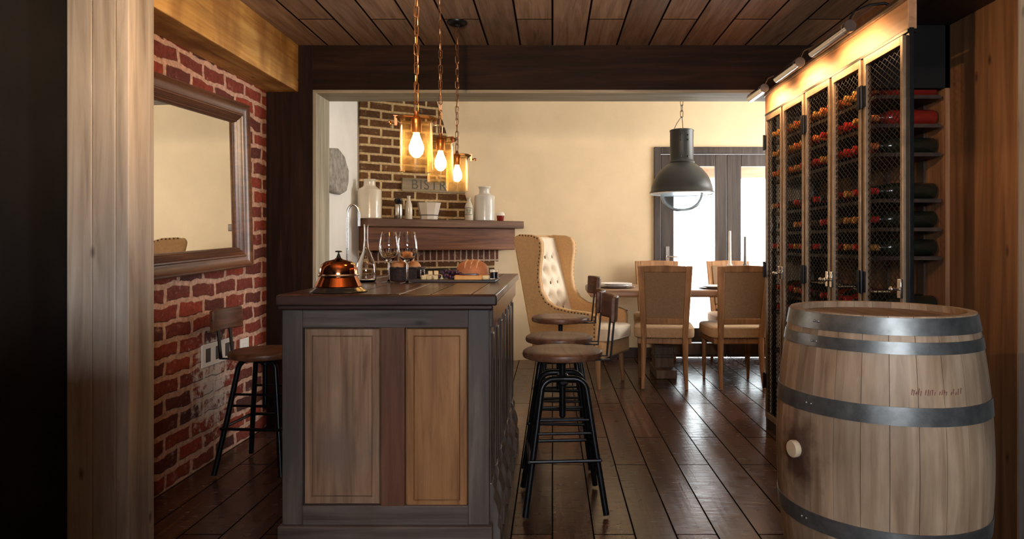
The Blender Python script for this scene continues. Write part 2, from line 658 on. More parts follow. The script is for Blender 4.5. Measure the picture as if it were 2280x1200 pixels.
# wall behind the camera with an assumed window that lights the bar
w = MB()
wx0, wx1, wz0, wz1 = -0.25, 1.15, 1.45, 2.00
w.box(-2.05, wx0, Y0 - 0.12, Y0, 0, ZC).box(wx1, 3.2, Y0 - 0.12, Y0, 0, ZC)
w.box(wx0, wx1, Y0 - 0.12, Y0, 0, wz0).box(wx0, wx1, Y0 - 0.12, Y0, wz1, ZC)
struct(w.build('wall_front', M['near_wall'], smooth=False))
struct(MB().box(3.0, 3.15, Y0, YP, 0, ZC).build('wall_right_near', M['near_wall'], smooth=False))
struct(MB().box(XR, XR + 0.12, 2.501, YP, 0, ZC).build('wall_right', M['right_wall'], smooth=False))
struct(MB().box(XR + 0.004, 3.0, 2.44, 2.5, 0, ZC).build('wall_right_return', M['grey_strip'], smooth=False))
# left column of three boards and the beam over the mirror
struct(MB().box(-1.803, -1.7095, 2.5, 2.66, 0, ZC).box(-1.7085, -1.6215, 2.5, 2.66, 0, ZC).box(-1.6205, -1.572, 2.5, 2.66, 0, ZC).build('trim_1', M['column'], smooth=False, bevel=0.004))
struct(MB().box(XL, -1.62, 2.66, YP, 2.13, ZC).build('trim_2', M['left_beam'], smooth=False, bevel=0.006))
# partition: posts, header, wall above
struct(MB().box(XL - 0.1, OL - 0.02, YP, YP2, 0, ZC + 0.05).build('trim_3', M['dark_post'], smooth=False, bevel=0.004))
struct(MB().box(OL - 0.03, XR + 0.01, YP + 0.001, YP2, ZH + 0.02, ZC + 0.02).build('trim_4', M['dark_beam'], smooth=False, bevel=0.004))
struct(MB().box(OL - 0.02, OL, YP + 0.002, YP2, 0, ZH).build('trim_5', M['jamb'], smooth=False))
struct(MB().box(OL - 0.02, OR_, YP + 0.002, YP2, ZH, ZH + 0.02).build('trim_6', M['jamb_x'], smooth=False))
struct(MB().box(OR_, XR, YP + 0.002, YP2, 0, ZH + 0.02).build('trim_9', M['grey_strip'], smooth=False))
struct(MB().box(XR, DR, YP, YP2, 0, ZD).build('wall_partition', M['dark_post'], smooth=False))
struct(MB().box(DL - 0.1, XR + 0.06, YP + 0.08, YP2, ZC + 0.05, ZD + 0.05).build('wall_partition_upper', M['white_plaster'], smooth=False))
# dining room walls
struct(MB().box(DL - 0.15, DL, YP2, YB + 0.15, 0, ZD).build('wall_dining_left', M['white_plaster'], smooth=False))
dx0, dx1, dz1 = 1.06, 2.49, 2.10
w = MB().box(DL, dx0, YB, YB + 0.15, 0, ZD).box(dx1, DR, YB, YB + 0.15, 0, ZD).box(dx0, dx1, YB, YB + 0.15, dz1, ZD)
struct(w.build('wall_back', M['cream'], smooth=False))
sy0, sy1, sz0, sz1 = 4.98, 6.52, 0.88, 2.42
w = MB().box(DR, DR + 0.15, YP, sy0, 0, ZD).box(DR, DR + 0.15, sy1, YB + 0.15, 0, ZD)
w.box(DR, DR + 0.15, sy0, sy1, 0, sz0).box(DR, DR + 0.15, sy0, sy1, sz1, ZD)
struct(w.build('wall_dining_right', M['cream'], smooth=False))
M['base_dark'] = wood('dark_baseboard', (0.03, 0.018, 0.012), (0.06, 0.036, 0.025), (0.10, 0.06, 0.04), 'x', 0.45, knots=False)
struct(MB().box(0.45, 1.03, YB - 0.02, YB, 0, 0.105).build('baseboard_back', M['base_dark'], bevel=0.004))
# diagonal plaster wall across the fireplace corner (local x along the face)
FA = R(34)
FU = Vector((math.cos(FA), math.sin(FA), 0))
FN = Vector((math.sin(FA), -math.cos(FA), 0))
F0 = Vector((-1.70, 5.86, 0))
cw = MB()
pc_ = []
A_ = F0 - FN * 0.036
for k in range(2):
    pc_.append(A_ + FU * (-0.05 + 1.0 * k))
q0 = A_ + FU * 1.0
q1 = A_ + FU * ((YB - 0.001 - A_.y) / FU.y)
q2 = Vector((0.75, YB - 0.001, 0))
for k in range(1, 17):
    u_ = k / 16
    pc_.append(q0 * (1 - u_) ** 2 + q1 * 2 * u_ * (1 - u_) + q2 * u_ ** 2)
pc_.append(Vector((0.9, YB - 0.001, 0)))
pc_.append(Vector((1.05, YB - 0.001, 0)))
lo = [cw.bm.verts.new((v.x, v.y, 0)) for v in pc_]
hi = [cw.bm.verts.new((v.x, v.y, ZD)) for v in pc_]
for k in range(len(pc_) - 1):
    cw.bm.faces.new((lo[k], lo[k + 1], hi[k + 1], hi[k]))
struct(cw.build('wall_corner', M['cream'], angle=60))

# outside: terrace and porch beam seen through the panes
M['stone'] = plain('pale_terrace', (0.75, 0.73, 0.70), 0.8, noise=0.1, nscale=6)
M['porch'] = wood('porch_beam_wood', (0.42, 0.22, 0.16), (0.56, 0.32, 0.23), (0.66, 0.42, 0.32), 'x', 0.7)
struct(MB().box(-1, 5, YB + 0.2, 14, -0.12, -0.02).build('ground', M['stone'], smooth=False))
struct(MB().box(-0.5, 4.5, 8.3, 8.45, 1.965, 2.25).build('trim_7', M['porch'], smooth=False, bevel=0.01))
struct(MB().box(-0.5, 4.5, YB + 0.15, 8.5, 2.25, 2.3).build('ceiling_porch', M['porch'], smooth=False))

# ------------------------------------------------------------------ french doors
M['door_wood'] = wood('dark_door_wood', (0.030, 0.022, 0.018), (0.062, 0.046, 0.038), (0.10, 0.078, 0.064), 'z', 0.45, knots=False)
fr = MB().box(1.03, 1.10, YB - 0.025, YB + 0.1, 0, 2.14).box(2.45, 2.52, YB - 0.025, YB + 0.1, 0, 2.14).box(1.10, 2.45, YB - 0.025, YB + 0.1, 2.07, 2.14)
struct(fr.build('trim_8', M['door_wood'], bevel=0.006))
for nm, x0, x1, g0, g1, hx in (('door_1', 1.105, 1.773, 1.235, 1.655, 1.17), ('door_2', 1.777, 2.445, 1.92, 2.335, 2.39)):
    d = MB()
    ya, yb = YB + 0.0, YB + 0.045
    d.box(x0, g0, ya, yb, 0.005, 2.065).box(g1, x1, ya, yb, 0.005, 2.065)
    d.box(g0, g1, ya, yb, 1.945, 2.065).box(g0, g1, ya, yb, 0.005, 0.30)
    do = struct(d.build(nm, M['door_wood'], bevel=0.005))
    MB().box(g0 - 0.005, g1 + 0.005, YB + 0.018, YB + 0.024, 0.29, 1.955).build('glass_pane', M['pane'], do, smooth=False)
    h = MB().box(hx - 0.018, hx + 0.018, YB - 0.008, YB + 0.001, 0.93, 1.13)
    h.tube([(hx, YB - 0.008, 1.03), (hx, YB - 0.05, 1.03), (hx + 0.09, YB - 0.055, 1.025)], 0.008, 8)
    h.build('handle', M['chrome'], do)
# assumed dining side window and assumed window behind the camera, both unseen
for nm, a in (('window_assumed_1', (DR, sy0, sy1, sz0, sz1)),):
    X, a0, a1, z0, z1 = a
    w = MB()
    for y in (a0, (a0 + a1) / 2 - 0.02, a1 - 0.04):
        w.box(X + 0.02, X + 0.1, y, y + 0.04, z0, z1)
    w.box(X + 0.02, X + 0.1, a0, a1, z0, z0 + 0.04).box(X + 0.02, X + 0.1, a0, a1, z1 - 0.04, z1)
    wo = struct(w.build(nm, M['door_wood'], smooth=False))
w = MB()
for x in (wx0, (wx0 + wx1) / 2 - 0.025, wx1 - 0.05):
    w.box(x, x + 0.05, Y0 - 0.10, Y0 - 0.03, wz0, wz1)
w.box(wx0, wx1, Y0 - 0.10, Y0 - 0.03, wz0, wz0 + 0.05).box(wx0, wx1, Y0 - 0.10, Y0 - 0.03, wz1 - 0.05, wz1)
struct(w.build('window_assumed_2', M['door_wood'], smooth=False))
# ------------------------------------------------------------------ island counter
M['counter'] = planks('dark_counter_boards', 'yx', 5.0, 0.15, (0.030, 0.011, 0.008), (0.075, 0.028, 0.018), (0.13, 0.055, 0.034),
                      gap=0.002, rough=0.25, bump=0.06, var=0.35, wave=-1.0, grain=(1.2, 30, 0.4), rvar=0.15)
M['counter_edge'] = wood('counter_edge_wood', (0.016, 0.008, 0.007), (0.04, 0.02, 0.016), (0.08, 0.04, 0.032), 'x', 0.4)
M['grey_wood'] = wood('weathered_grey_wood', (0.052, 0.037, 0.030), (0.112, 0.085, 0.070), (0.19, 0.150, 0.125), 'z', 0.6, blotch=(0.07, 0.06, 0.06))
M['grey_wood_x'] = wood('weathered_grey_rail', (0.048, 0.034, 0.028), (0.105, 0.080, 0.067), (0.175, 0.138, 0.118), 'x', 0.6, blotch=(0.08, 0.05, 0.04))
M['panel_tan'] = wood('worn_tan_panel', (0.16, 0.085, 0.045), (0.30, 0.175, 0.10), (0.42, 0.27, 0.165), 'z', 0.55, gscale=1.4, blotch=(0.17, 0.12, 0.095), knots=False)
M['panel_orange'] = wood('orange_brown_panel', (0.20, 0.085, 0.030), (0.33, 0.155, 0.058), (0.42, 0.215, 0.09), 'z', 0.5, gscale=1.2, knots=False)
M['stile_red'] = wood('red_brown_stile', (0.075, 0.028, 0.015), (0.145, 0.058, 0.030), (0.21, 0.095, 0.05), 'z', 0.55, gscale=1.2)

IX0, IX1, IY0, IY1, ITOP = -1.013, -0.21, 2.50, 4.17, 0.978
BX0, BX1, BY0, BY1 = -1.018, -0.238, 2.535, 4.13
isl = thing('kitchen_island', 'panelled wooden bar island with dark plank counter in the middle of the room', 'counter', (-0.62, 3.33, 0))
OI = Vector((-0.62, 3.33, 0))


def ipart(mb, name, mat, **kw):
    o = mb.build(name, mat, isl, **kw)
    o.location = -OI
    return o


ct = MB().box(IX0 - 0.006, IX1, IY0, IY1, 0.940, ITOP)
ipart(ct, 'countertop', M['counter'], bevel=0.006)
ed = MB().box(IX0 - 0.012, IX1 + 0.004, IY0 - 0.008, IY0 + 0.02, 0.936, ITOP - 0.004)
ed.box(IX0 - 0.012, IX1 - 0.012, IY0 + 0.012, IY0 + 0.05, 0.918, 0.938)
o = ipart(ed, 'counter_edge', M['counter_edge'], bevel=0.006)
o['label'] = 'nearly black front edge'
M['grey_side'] = wood('weathered_grey_side', (0.052, 0.037, 0.030), (0.112, 0.085, 0.070), (0.19, 0.150, 0.125), 'z', 0.20, 0.05, spec=0.8)
M['seam_shine'] = plain('pale_seam_shine', (0.75, 0.72, 0.68), 0.25, 0.6)  # light catching the plank seams, painted as pale strips
ipart(MB().box(-0.570, -0.565, IY0 + 0.002, 3.16, ITOP - 0.002, ITOP + 0.0012), 'seam_glint', M['seam_shine'], smooth=False)
ipart(MB().box(-0.952, -0.948, 3.45, 3.95, ITOP - 0.002, ITOP + 0.0012), 'seam_glint', M['seam_shine'], smooth=False)
# carcass behind the front
ipart(MB().box(BX0 + 0.03, BX1 - 0.05, BY0 + 0.03, BY1 - 0.02, 0.0, 0.94), 'carcass', M['stile_red'], smooth=False)
fr = MB()
fr.box(BX0, -0.941, BY0, BY0 + 0.035, 0.106, 0.937)
ipart(fr, 'stile', M['grey_wood'], bevel=0.004)
fr = MB().box(-0.318, BX1, BY0, BY0 + 0.035, 0.106, 0.937)
ipart(fr, 'stile', M['grey_wood'], bevel=0.004)
ra = MB().box(-0.943, -0.316, BY0 + 0.003, BY0 + 0.034, 0.848, 0.935)
ipart(ra, 'rail', M['grey_wood_x'], bevel=0.004)
ra = MB().box(-0.943, -0.316, BY0 + 0.003, BY0 + 0.034, 0.104, 0.178)
ipart(ra, 'rail', M['grey_wood_x'], bevel=0.004)
ipart(MB().box(-0.649, -0.557, BY0 + 0.004, BY0 + 0.034, 0.170, 0.852), 'middle_stile', M['stile_red'], bevel=0.004)
ipart(MB().box(BX0 - 0.012, BX1 + 0.012, BY0 - 0.016, BY0 + 0.03, 0, 0.106), 'plinth', M['grey_wood_x'], bevel=0.005)


def raised(x0, x1, z0, z1, mat, lift):
    mb = MB()
    yb, yf = BY0 + 0.027, BY0 + 0.012
    mb.box(x0 - 0.005, x1 + 0.005, yb, yb + 0.008, z0 - 0.005, z1 + 0.005)
    # raised frame lip then field, bevelled
    def lip(a, b, ya, ca, cb, yb2):
        A = [(x0 + a, z0 + a), (x1 - a, z0 + a), (x1 - a, z1 - a), (x0 + a, z1 - a)]
        B = [(x0 + b, z0 + b), (x1 - b, z0 + b), (x1 - b, z1 - b), (x0 + b, z1 - b)]
        va = [mb.bm.verts.new((p[0], ya, p[1])) for p in A]
        vb = [mb.bm.verts.new((p[0], yb2, p[1])) for p in B]
        for k in range(4):
            mb.bm.faces.new((va[k], va[(k + 1) % 4], vb[(k + 1) % 4], vb[k]))
        return vb
    lip(0.0, 0.004, yb, 0, 0, yf + lift)
    lip(0.004, 0.028, yf + lift, 0, 0, yf + lift)
    lip(0.028, 0.030, yf + lift, 0, 0, yf + lift + 0.006)
    lip(0.030, 0.033, yf + lift + 0.006, 0, 0, yf + lift)
    vb = lip(0.033, 0.034, yf + lift, 0, 0, yf + lift)
    mb.bm.faces.new(vb)
    return mb


ipart(raised(-0.938, -0.652, 0.181, 0.846, M['panel_tan'], 0.0), 'front_panel', M['panel_tan'], smooth=False)['label'] = 'worn greyish tan panel'
ipart(raised(-0.554, -0.321, 0.165, 0.846, M['panel_orange'], 0.002), 'front_panel', M['panel_orange'], smooth=False)['label'] = 'smooth orange brown panel'
# right side: top rail, pilasters with plinth blocks
ipart(MB().box(BX1 - 0.05, BX1 + 0.012, BY0 + 0.036, BY1, 0.845, 0.938), 'side_rail', M['grey_side'], bevel=0.005)
ipart(MB().box(BX1 - 0.05, BX1 - 0.012, BY0 + 0.036, BY1, 0.0, 0.845), 'side_panel', M['stile_red'], smooth=False)
for k in range(7):
    y = BY0 + 0.05 + k * 0.215
    pl = MB()
    pl.box(BX1 - 0.012, BX1 + 0.004, y, y + 0.10, 0.24, 0.845)
    pl.box(BX1 + 0.004, BX1 + 0.010, y + 0.018, y + 0.082, 0.27, 0.82)
    ipart(pl, 'pilaster', M['grey_side'], bevel=0.004)
    cb = MB()
    prof = [(BX1 - 0.012, 0.0), (BX1 + 0.040, 0.0), (BX1 + 0.040, 0.07), (BX1 + 0.030, 0.085), (BX1 + 0.034, 0.13), (BX1 + 0.024, 0.17), (BX1 + 0.014, 0.19), (BX1 + 0.018, 0.225), (BX1 + 0.008, 0.25), (BX1 - 0.012, 0.25)]
    cb.prism(prof, lambda a, b, d: (a, d, b), y - 0.006, y + 0.106)
    ipart(cb, 'plinth_block', M['grey_side'], bevel=0.003)

# ------------------------------------------------------------------ barrel
M['oak'] = wood('barrel_oak', (0.24, 0.145, 0.075), (0.40, 0.265, 0.15), (0.52, 0.37, 0.23), 'z', 0.5, 0.12, gscale=0.9, knots=False, blotch=(0.30, 0.19, 0.10))
M['hoop'] = plain('galvanised_hoop', (0.19, 0.20, 0.20), 0.42, 0.75, noise=0.35, nscale=18, bump=0.1)
BC = Vector((1.11, 2.29, 0))
BH, BR, BRH = 0.948, 0.332, 0.284


def brad(z):
    t = (z - BH / 2) / (BH / 2)
    return BR - (BR - BRH) * abs(t) ** 1.9


# bung direction: where the ray through the photo's bung meets the bilge
import cmath
r_b = (1772 - VX) / FPX
best = None
for k in range(3600):
    a = 2 * PI * k / 3600
    x, y = BC.x + BR * math.cos(a), BC.y + BR * math.sin(a)
    if (Vector((x, y)) - Vector((BC.x, BC.y))).dot(Vector((-x, -y))) > 0:
        e = abs(x / y - r_b)
        if best is None or e < best[0]:
            best = (e, a)
BA = best[1]
BZ = 0.50
# oak with the dark wine stain that runs round the bung
t = NT('barrel_oak_stained')
t.set(Roughness=0.5)
c = t.coords(scale=(24, 24, 1.5))
nz = t.n('ShaderNodeTexNoise', i_Scale=1.0, i_Detail=7.0, i_Roughness=0.6, i_Distortion=0.5)
t.l(c, 0, nz, 0)
r = t.ramp(nz, 0, [(0.28, (0.24, 0.15, 0.088)), (0.5, (0.41, 0.29, 0.19)), (0.72, (0.54, 0.41, 0.29))])
c2 = t.coords(scale=(3, 3, 1.6))
n2 = t.n('ShaderNodeTexNoise', i_Scale=1.4, i_Detail=5.0)
t.l(c2, 0, n2, 0)
r2 = t.ramp(n2, 0, [(0.32, 0.55), (0.6, 1.1)])
m1 = t.mix((r, 0), (r2, 0), 0.8, 'MULTIPLY')
cs = t.coords()
sx_ = t.n('ShaderNodeSeparateXYZ')
t.l(cs, 0, sx_, 0)
at_ = t.n('ShaderNodeMath', operation='ARCTAN2')
t.l(sx_, 1, at_, 0)
t.l(sx_, 0, at_, 1)
mu_ = t.n('ShaderNodeMath', operation='MULTIPLY')
t.l(at_, 0, mu_, 0)
mu_.inputs[1].default_value = 26 / (2 * PI)
fl_ = t.n('ShaderNodeMath', operation='FLOOR')
t.l(mu_, 0, fl_, 0)
wn_ = t.n('ShaderNodeTexWhiteNoise', noise_dimensions='1D')
t.l(fl_, 0, wn_, 'W')
wr_ = t.ramp(wn_, 0, [(0.0, 0.72), (1.0, 1.12)])
m1 = t.mix((m1, 2), (wr_, 0), 1.0, 'MULTIPLY')
bp = (BR * math.cos(BA), BR * math.sin(BA), BZ)
mp = t.n('ShaderNodeMapping')
mp.inputs['Location'].default_value = (-bp[0] / 0.10, -bp[1] / 0.10, -(bp[2] - 0.015) / 0.13)
mp.inputs['Scale'].default_value = (1 / 0.10, 1 / 0.10, 1 / 0.13)
t.l(cs, 0, mp, 0)
ln = t.n('ShaderNodeVectorMath', operation='LENGTH')
t.l(mp, 0, ln, 0)
n3 = t.n('ShaderNodeTexNoise', i_Scale=22.0, i_Detail=5.0)
t.l(cs, 0, n3, 0)
ma = t.n('ShaderNodeMath', operation='MULTIPLY_ADD')
t.l(n3, 0, ma, 0)
ma.inputs[1].default_value = 1.1
t.l(ln, 'Value', ma, 2)
mr = t.n('ShaderNodeMapRange')
for k, v in (('From Min', 0.95), ('From Max', 1.75), ('To Min', 0.9), ('To Max', 0.0)):
    mr.inputs[k].default_value = v
t.l(ma, 0, mr, 0)
m2 = t.mix((m1, 2), (0.045, 0.016, 0.010), (mr, 0))
t.l(m2, 2, t.b, 'Base Color')
t.bump(nz, 0, 0.12, 0.003)
M['oak_stain'] = t.m

bar = thing('wine_barrel', 'oak wine barrel with grey steel hoops standing in the right foreground', 'barrel', BC)
st = MB()
NS = 26
for k in range(NS):
    a0 = 2 * PI * (k + 0.0) / NS
    a1 = 2 * PI * (k + 1) / NS
    st_a = a0 + 0.0022
    st_b = a1 - 0.0022
    nz_, na = 20, 4
    grid = []
    for i in range(nz_ + 1):
        z = BH * i / nz_
        rr = brad(z)
        row = [st.bm.verts.new((rr * math.cos(st_a + (st_b - st_a) * j / na), rr * math.sin(st_a + (st_b - st_a) * j / na), z)) for j in range(na + 1)]
        row += [st.bm.verts.new(((rr - 0.026) * math.cos(st_a + (st_b - st_a) * j / na), (rr - 0.026) * math.sin(st_a + (st_b - st_a) * j / na), z)) for j in range(na, -1, -1)]
        grid.append(row)
    L = len(grid[0])
    for i in range(nz_):
        for j in range(L):
            j2 = (j + 1) % L
            st.bm.faces.new((grid[i][j], grid[i][j2], grid[i + 1][j2], grid[i + 1][j]))
    st.bm.faces.new(grid[0][::-1])
    st.bm.faces.new(grid[-1])
st.build('staves', M['oak_stain'], bar)
hd = MB()
for k in range(7):
    x0 = -BRH + 0.02 + k * (2 * BRH - 0.04) / 7
    x1 = x0 + (2 * BRH - 0.04) / 7 - 0.002
    rr = BRH - 0.022
    pts = []
    for i in range(9):
        x = x0 + (x1 - x0) * i / 8
        pts.append((x, -math.sqrt(max(0, rr * rr - x * x))))
    for i in range(8, -1, -1):
        x = x0 + (x1 - x0) * i / 8
        pts.append((x, math.sqrt(max(0, rr * rr - x * x))))
    hd.prism(pts, lambda a, b, d: (a, b, d), BH - 0.045, BH - 0.022)
M['oak_head'] = wood('barrel_head_oak', (0.11, 0.06, 0.03), (0.20, 0.115, 0.06), (0.29, 0.18, 0.10), 'y', 0.55, 0.15)
hd.build('head', M['oak_head'], bar)
for (z0, z1) in ((0.893, 0.944), (0.838, 0.874), (0.632, 0.686), (0.262, 0.316), (0.074, 0.110), (0.004, 0.055)):
    hp = MB()
    pr = []
    for i in range(5):
        z = z0 + (z1 - z0) * i / 4
        pr.append((brad(z) + 0.0035, z))
    pr += [(brad(z) + 0.0008, z) for z in [z0 + (z1 - z0) * i / 4 for i in range(4, -1, -1)]]
    hp.lathe(pr, 72, closed=True)
    # rivets of the overlap
    ra_ = BA + 0.16 if z0 > 0.3 else BA + 0.10
    for q in (-0.03, 0.03):
        zz = (z0 + z1) / 2
        hp.ball(((brad(zz) + 0.004) * math.cos(ra_ + q), (brad(zz) + 0.004) * math.sin(ra_ + q), zz), 0.0045, 8, 6)
    hp.build('hoop', M['hoop'], bar)
M['bung'] = plain('pale_silicone_bung', (0.66, 0.54, 0.36), 0.5)
nb = Vector((math.cos(BA), math.sin(BA), 0))
mt = Matrix.Translation(Vector((0, 0, BZ)) + nb * (BR - 0.006)) @ nb.to_track_quat('Z', 'Y').to_matrix().to_4x4()
MB().lathe([(0, 0.0), (0.025, 0.0), (0.027, 0.006), (0.028, 0.02), (0.025, 0.0245), (0, 0.026)], 28, mt).build('bung', M['bung'], bar)['label'] = 'pale round bung'
# faded stamp above the third hoop: unreadable reddish strokes
M['stamp'] = plain('faded_red_stamp', (0.25, 0.11, 0.085), 0.7)
sm = MB()
zs = 0.722
for k in range(22):
    a = None
    px = 2030 + k * 5.2
    rr_ = (px - VX) / FPX
    bb = None
    for q in range(720):
        aa = PI + PI * q / 720
        x, y = BC.x + brad(zs) * math.cos(aa), BC.y + brad(zs) * math.sin(aa)
        e = abs(x / y - rr_)
        if bb is None or e < bb[0]:
            bb = (e, aa)
    a = bb[1]
    if k in (5, 11, 16):
        continue
    hgt = random.choice((0.010, 0.015, 0.018))
    z = zs + random.uniform(-0.002, 0.002)
    rr = brad(z) - 0.0004
    n_ = Vector((math.cos(a), math.sin(a), 0))
    tdir = Vector((-n_.y, n_.x, 0))
    p = n_ * rr + Vector((0, 0, z))
    sm.bar(p + tdir * -0.001, p + tdir * 0.0015 + Vector((0, 0, hgt)), 0.0022, 0.0016, up=n_)
    if random.random() < 0.25:
        zz = z + random.choice((0.0, hgt, hgt / 2))
        p2 = n_ * rr + Vector((0, 0, zz))
        sm.bar(p2 - tdir * 0.003, p2 + tdir * 0.003, 0.002, 0.0016, up=n_)
sm.build('stamp', M['stamp'], bar, smooth=False)['label'] = 'faded reddish stamped marks'

# ------------------------------------------------------------------ mirror
MW, MHH, FW = 1.04, 0.925, 0.115
mir = thing('wall_mirror', 'large mahogany-framed mirror hanging on the red brick wall', 'mirror', (XL + 0.020, 3.37, 1.478))
mir.rotation_euler = (R(1.9), R(-0.5), R(-1.3))
prof = [(0.0, 0.0), (0.0, 0.055), (0.006, 0.062), (0.014, 0.064), (0.020, 0.058), (0.030, 0.052), (0.045, 0.047), (0.060, 0.046),
        (0.066, 0.052), (0.072, 0.052), (0.076, 0.044), (0.080, 0.047), (0.084, 0.041), (0.088, 0.044), (0.092, 0.037), (0.096, 0.040),
        (0.100, 0.032), (0.106, 0.034), (0.112, 0.024), (0.115, 0.014), (0.115, 0.0)]


def mitred(prof, w, h):
    mb = MB()
    loops = []
    for (o, d) in prof:
        a, b = w / 2 - o, h / 2 - o
        loops.append([mb.bm.verts.new(v) for v in ((d, -a, -b), (d, a, -b), (d, a, b), (d, -a, b))])
    for A, B in zip(loops[:-1], loops[1:]):
        for k in range(4):
            mb.bm.faces.new((A[k], A[(k + 1) % 4], B[(k + 1) % 4], B[k]))
    return mb


mitred(prof, MW, MHH).build('frame', M['mirror_frame'], mir, angle=25)
MB().box(0.004, 0.012, -(MW / 2 - FW + 0.004), MW / 2 - FW + 0.004, -(MHH / 2 - FW + 0.004), MHH / 2 - FW + 0.004).build('mirror_glass', M['mirror'], mir, smooth=False)

# ------------------------------------------------------------------ wall sockets behind the stool
for (yy, zz, n_, lb) in ((3.66, 0.575, 3, 'wide white socket plate with three dark outlets on the brick wall'), (3.98, 0.545, 1, 'small single white socket plate on the brick wall by the dark post')):
    so = thing('socket_plate', lb, 'socket', (XL + 0.001, yy, zz), group='socket plates on the brick wall')
    wd = 0.055 * n_
    MB().box(0, 0.008, -wd, wd, -0.06, 0.06).build('plate', M['white_plastic'], so, bevel=0.003)
    for k in range(n_):
        yo = (k - (n_ - 1) / 2) * 0.105
        s_ = MB().box(0.0075, 0.0105, yo - 0.024, yo + 0.024, -0.036, 0.036)
        s_.build('outlet', M['dark_slot'] if n_ > 1 else M['white_plastic'], so, bevel=0.002)

# ------------------------------------------------------------------ fireplace
M['mantel'] = wood('rustic_mantel_wood', (0.055, 0.019, 0.009), (0.16, 0.060, 0.028), (0.27, 0.12, 0.06), 'x', 0.6, 0.4)
M['mantel_top'] = wood('rustic_mantel_shelf', (0.06, 0.028, 0.014), (0.14, 0.068, 0.036), (0.22, 0.12, 0.07), 'x', 0.6, 0.4)
fire = thing('fireplace', 'corner brick fireplace with a tapering chimney and thick rustic mantel', 'fireplace', F0, FA)
poly = [(0.03, 0), (0.40, 0), (0.40, 0.93), (1.10, 0.93), (1.10, 0), (1.45, 0), (1.45, 1.28), (1.13, 1.38), (0.755, 2.47), (0.60, ZD - 0.005), (0.03, ZD - 0.005)]
MB().prism(poly, lambda a, b, d: (a, d, b), 0.0, 0.034).build('chimney_breast', M['brick_fire'], fire, smooth=False)
MB().box(0.10, 1.40, -0.012, 0.0, 0.985, 1.10).build('brick_lintel', M['brick_soldier'], fire, smooth=False)
# mantel: front line 0.27 in front of the face; local -y is towards the room
MB().box(-0.155 + 0.16, 1.545, -0.262, 0.0, 1.305, 1.375).build('mantel_shelf', M['mantel_top'], fire, bevel=0.008)
MB().box(0.01, 1.475, -0.21, -0.005, 1.10, 1.305).build('mantel_beam', M['mantel'], fire, bevel=0.008)
M['firebox_dark'] = plain('dark_firebox', (0.02, 0.016, 0.014), 0.9)  # near-black sheet closing the firebox opening
MB().box(0.40, 1.10, 0.03, 0.0345, 0.0, 0.93).build('firebox', M['firebox_dark'], fire, smooth=False)


def mpt(px, d):
    """point on the mantel shelf under photo column px, d metres in front of the chimney face"""
    B = F0 + FN * d
    r = (px - VX) / FPX
    t_ = (r * B.y - B.x) / (FU.x - r * FU.y)
    p = B + FU * t_
    return Vector((p.x, p.y, 1.3762))


M['stoneware'] = plain('cream_stoneware', (0.66, 0.57, 0.44), 0.22, noise=0.05, nscale=6, Coat_Weight=0.4)
M['stoneware_b'] = plain('white_stoneware', (0.70, 0.64, 0.55), 0.25, noise=0.05, nscale=6, Coat_Weight=0.4)


def lath(name, label, cat, loc, prof, mat, n=40, group=None, rot=0):
    o = MB().lathe(prof, n).build(name, mat, loc=loc, rot=(0, 0, rot))
    return tag(o, label, cat, group)


p = mpt(823, 0.13)
s = p.y / FPX
lath('stoneware_jug', 'tall cream stoneware jug at the left end of the mantel', 'jug', p,
     [(0, 0), (0.096, 0), (0.101, 0.006), (0.101, 0.232), (0.097, 0.248), (0.060, 0.272), (0.052, 0.280), (0.049, 0.31), (0.052, 0.326), (0.058, 0.333), (0.056, 0.337), (0.046, 0.335), (0.042, 0.29), (0.088, 0.24), (0.09, 0.02), (0, 0.015)], M['stoneware'], group='stoneware jugs on the mantel')
p = mpt(1079, 0.13)
lath('stoneware_jug', 'white stoneware jug near the right end of the mantel, beside the printed bottle', 'jug', p,
     [(0, 0), (0.092, 0), (0.097, 0.006), (0.097, 0.222), (0.093, 0.240), (0.060, 0.252), (0.052, 0.258), (0.049, 0.300), (0.055, 0.312), (0.060, 0.320), (0.058, 0.326), (0.046, 0.322), (0.042, 0.27), (0.085, 0.23), (0.088, 0.02), (0, 0.015)], M['stoneware_b'], group='stoneware jugs on the mantel')
# silver shaker with a dark cap
p = mpt(887, 0.15)
sh = thing('lidded_canister', 'small silver canister with a black rounded cap on the mantel', 'canister', p)
M['silver'] = plain('worn_silver', (0.66, 0.60, 0.50), 0.22, 1.0, noise=0.3, nscale=40)
MB().lathe([(0, 0), (0.034, 0), (0.036, 0.004), (0.036, 0.122), (0.034, 0.128), (0.02, 0.132), (0, 0.132)], 32).build('body', M['silver'], sh)
M['blackcap'] = plain('black_cap', (0.012, 0.014, 0.016), 0.15)
MB().lathe([(0, 0.13), (0.018, 0.13), (0.026, 0.145), (0.034, 0.158), (0.035, 0.170), (0.028, 0.180), (0, 0.184)], 32).build('cap', M['blackcap'], sh)
p = mpt(910, 0.14)
lath('stone_bottle', 'slim plain cream bottle beside the silver canister on the mantel', 'bottle', p,
     [(0, 0), (0.031, 0), (0.033, 0.004), (0.033, 0.11), (0.030, 0.13), (0.018, 0.165), (0.015, 0.18), (0.015, 0.196), (0.018, 0.2), (0.017, 0.208), (0, 0.208)], M['stoneware'])
p = mpt(955, 0.14)
bw = thing('faceted_bowl', 'white eight-sided bowl with a dark line round its foot in the middle of the mantel', 'bowl', p)
MB().lathe([(0, 0), (0.078, 0), (0.080, 0.006), (0.082, 0.03), (0.108, 0.145), (0.112, 0.150), (0.107, 0.154), (0.098, 0.148), (0.074, 0.035), (0, 0.025)], 8).build('bowl', M['stoneware_b'], bw, smooth=False, bevel=0.003)
